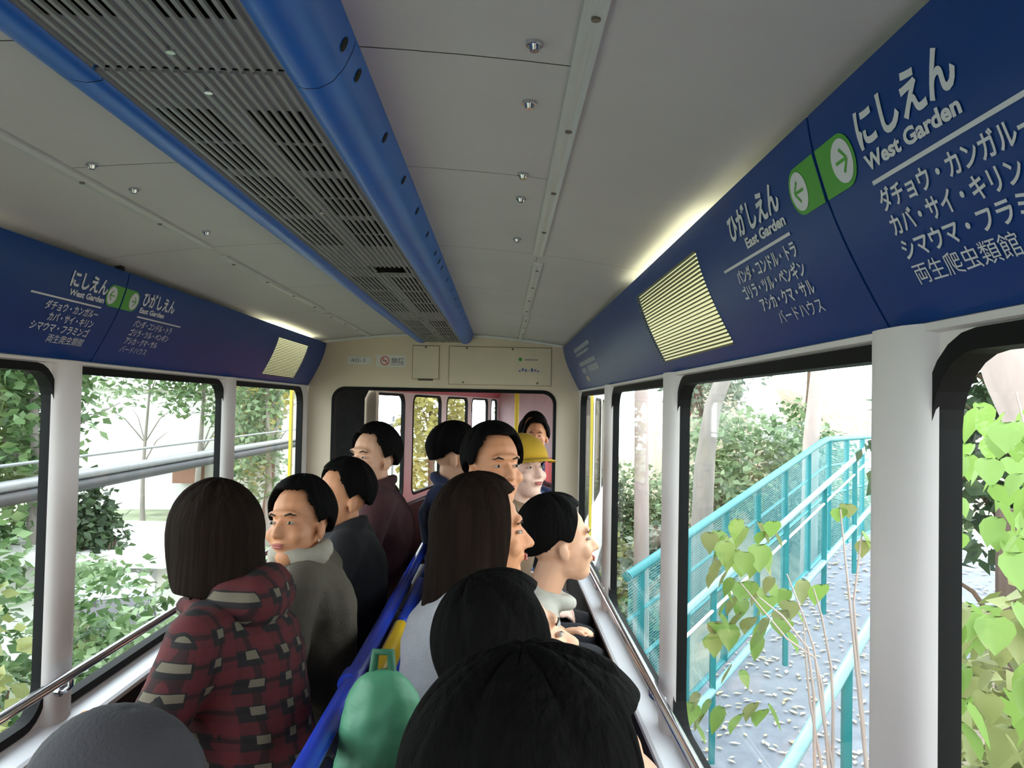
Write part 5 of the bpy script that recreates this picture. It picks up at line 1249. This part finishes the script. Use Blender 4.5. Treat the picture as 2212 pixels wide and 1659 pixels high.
L5= [(1.401, 1.616, 1.05), (1.377, 1.723, 1.01), (1.684, 1.922, 0.837), (1.615, 1.915, 0.934), (1.536, 1.83, 0.574), (1.607, 1.884, 0.838), (1.504, 1.662, 0.684), (1.33, 1.465, 0.919), (1.214, 1.52, 1.061), (1.416, 1.82, 0.783), (1.493, 1.79, 0.831), (1.474, 1.854, 0.787), (1.552, 1.94, 0.903), (1.427, 1.623, 0.913), (1.328, 1.534, 0.849), (1.404, 1.87, 0.906), (1.235, 1.517, 0.909), (1.323, 1.642, 0.99), (1.209, 1.466, 1.095), (1.192, 1.436, 0.926), (1.281, 1.645, 0.868), (1.436, 1.642, 1.044), (1.575, 1.979, 0.972), (1.35, 1.685, 1.012), (1.293, 1.608, 0.808), (1.416, 1.837, 0.993), (1.361, 1.679, 0.707), (1.425, 1.55, 0.965), (1.418, 1.777, 0.65), (1.456, 1.809, 0.981), (1.33, 1.402, 0.903), (1.201, 1.502, 1.061), (1.368, 1.793, 1.003), (1.719, 1.984, 0.882), (1.58, 1.95, 0.579), (1.45, 1.583, 1.067), (1.292, 1.453, 0.747), (1.238, 1.469, 0.776), (1.467, 1.808, 0.866), (1.629, 1.844, 0.935), (1.504, 1.732, 0.663), (1.492, 1.649, 0.907), (1.356, 1.688, 0.706), (1.451, 1.832, 0.938), (1.408, 1.632, 0.762), (1.503, 1.826, 0.948), (1.401, 1.855, 0.784), (1.364, 1.542, 1.05), (1.664, 1.927, 0.673), (1.679, 1.938, 0.767), (1.43, 1.622, 0.928), (1.482, 1.973, 0.777), (1.197, 1.466, 0.885), (1.237, 1.544, 0.822), (1.368, 1.787, 0.957), (1.342, 1.538, 1.086), (1.564, 1.737, 0.944), (1.447, 1.763, 0.673), (1.369, 1.513, 0.882), (1.465, 1.895, 0.965), (1.496, 1.98, 0.972), (1.208, 1.451, 0.767), (1.543, 1.898, 0.893), (1.557, 1.857, 0.701), (1.558, 1.762, 0.877), (1.54, 1.901, 0.949), (1.335, 1.524, 0.766), (1.524, 1.837, 0.794), (1.32, 1.691, 0.897), (1.406, 1.841, 0.748), (1.448, 1.764, 0.734), (1.536, 1.997, 0.796), (1.234, 1.451, 0.944), (1.513, 1.959, 0.904), (1.676, 1.992, 0.524), (1.468, 1.721, 0.624), (1.559, 1.942, 0.509), (1.649, 1.864, 0.776), (1.563, 1.952, 0.479), (1.263, 1.511, 0.723), (1.259, 1.577, 0.779), (1.255, 1.424, 0.876), (1.458, 1.659, 0.941), (1.481, 1.848, 0.654), (1.302, 1.58, 1.036), (1.275, 1.492, 1.07), (1.682, 1.986, 0.618), (1.488, 1.624, 0.696), (1.333, 1.678, 0.917), (1.379, 1.616, 0.84), (1.496, 1.678, 0.932), (1.435, 1.578, 0.745), (1.189, 1.406, 0.82), (1.352, 1.722, 0.804), (1.242, 1.522, 1.072), (1.685, 1.988, 0.741), (1.306, 1.421, 0.751), (1.327, 1.659, 1.054), (1.404, 1.728, 1.021), (1.242, 1.548, 0.958)]

leafy_plant('sapling', (1.32, 2.35, -2.25), [[(1.32, 2.35, -2.25)] + s_ for s_ in ST], LV + LV3, 'young sapling with lime heart shaped leaves close outside the second right window', [LG5, LG5, LG4], 0.070)
leafy_plant('twig_plant', (1.30, 2.1, -2.25), [[(1.30, 2.1, -2.25), (1.32, 2.1, 0.5), (1.28, 2.1, 0.95), LV2[2]], [(1.32, 2.1, 0.5), LV2[0]]], LV2, 'dry twig with a few withered leaves beside the grey right pillar', [LG5, LG4], 0.055)
leafy_plant('lime_shrub', (1.75, 1.8, -1.8), [[(1.75, 1.8, -1.8), (1.7, 1.75, 0.7), (1.55, 1.7, 1.1), (1.45, 1.7, 1.5)], [(1.75, 1.8, -1.8), (1.9, 1.9, 0.8), (1.75, 1.9, 1.35)], [(1.7, 1.75, 0.7), (1.5, 1.6, 0.9), (1.38, 1.55, 1.25)]], L4, 'leafy lime green shrub filling the nearest right window', [LG5, LG5, LG5], 0.066)
leafy_plant('undergrowth_plant', (1.6, 1.7, -2.1), [[(1.6, 1.7, -2.1), (1.5, 1.6, 0.4), (1.4, 1.5, 0.8)], [(1.6, 1.7, -2.1), (1.35, 1.5, 0.3), (1.25, 1.4, 0.6)]], L5, 'yellow green leafy plant low in the nearest right window', [LG4, LG5, LG4], 0.072)
bush(2.3, 2.3, gz_right(2.3, 2.3), 0.75, 0.8, 1.35, 'bright yellow green bush behind the low plant in the nearest right window', LG4, 3400, 0.09, 71)
bush(3.4, 8.0, gz_right(3.4, 8.0) , 0.6, 0.6, 1.0, 'small grey green bush beside the stairway foot', LG6, 900, 0.12, 72) if False else None
tree(5.2, 7.4, gz_right(5.2, 7.4), 5.0, (1.3, 1.3, 2.0, 5.4), 'dark green tree behind the big leaning trunk', LG3, BARKB, 2600, 0.2, 73, 0.12)
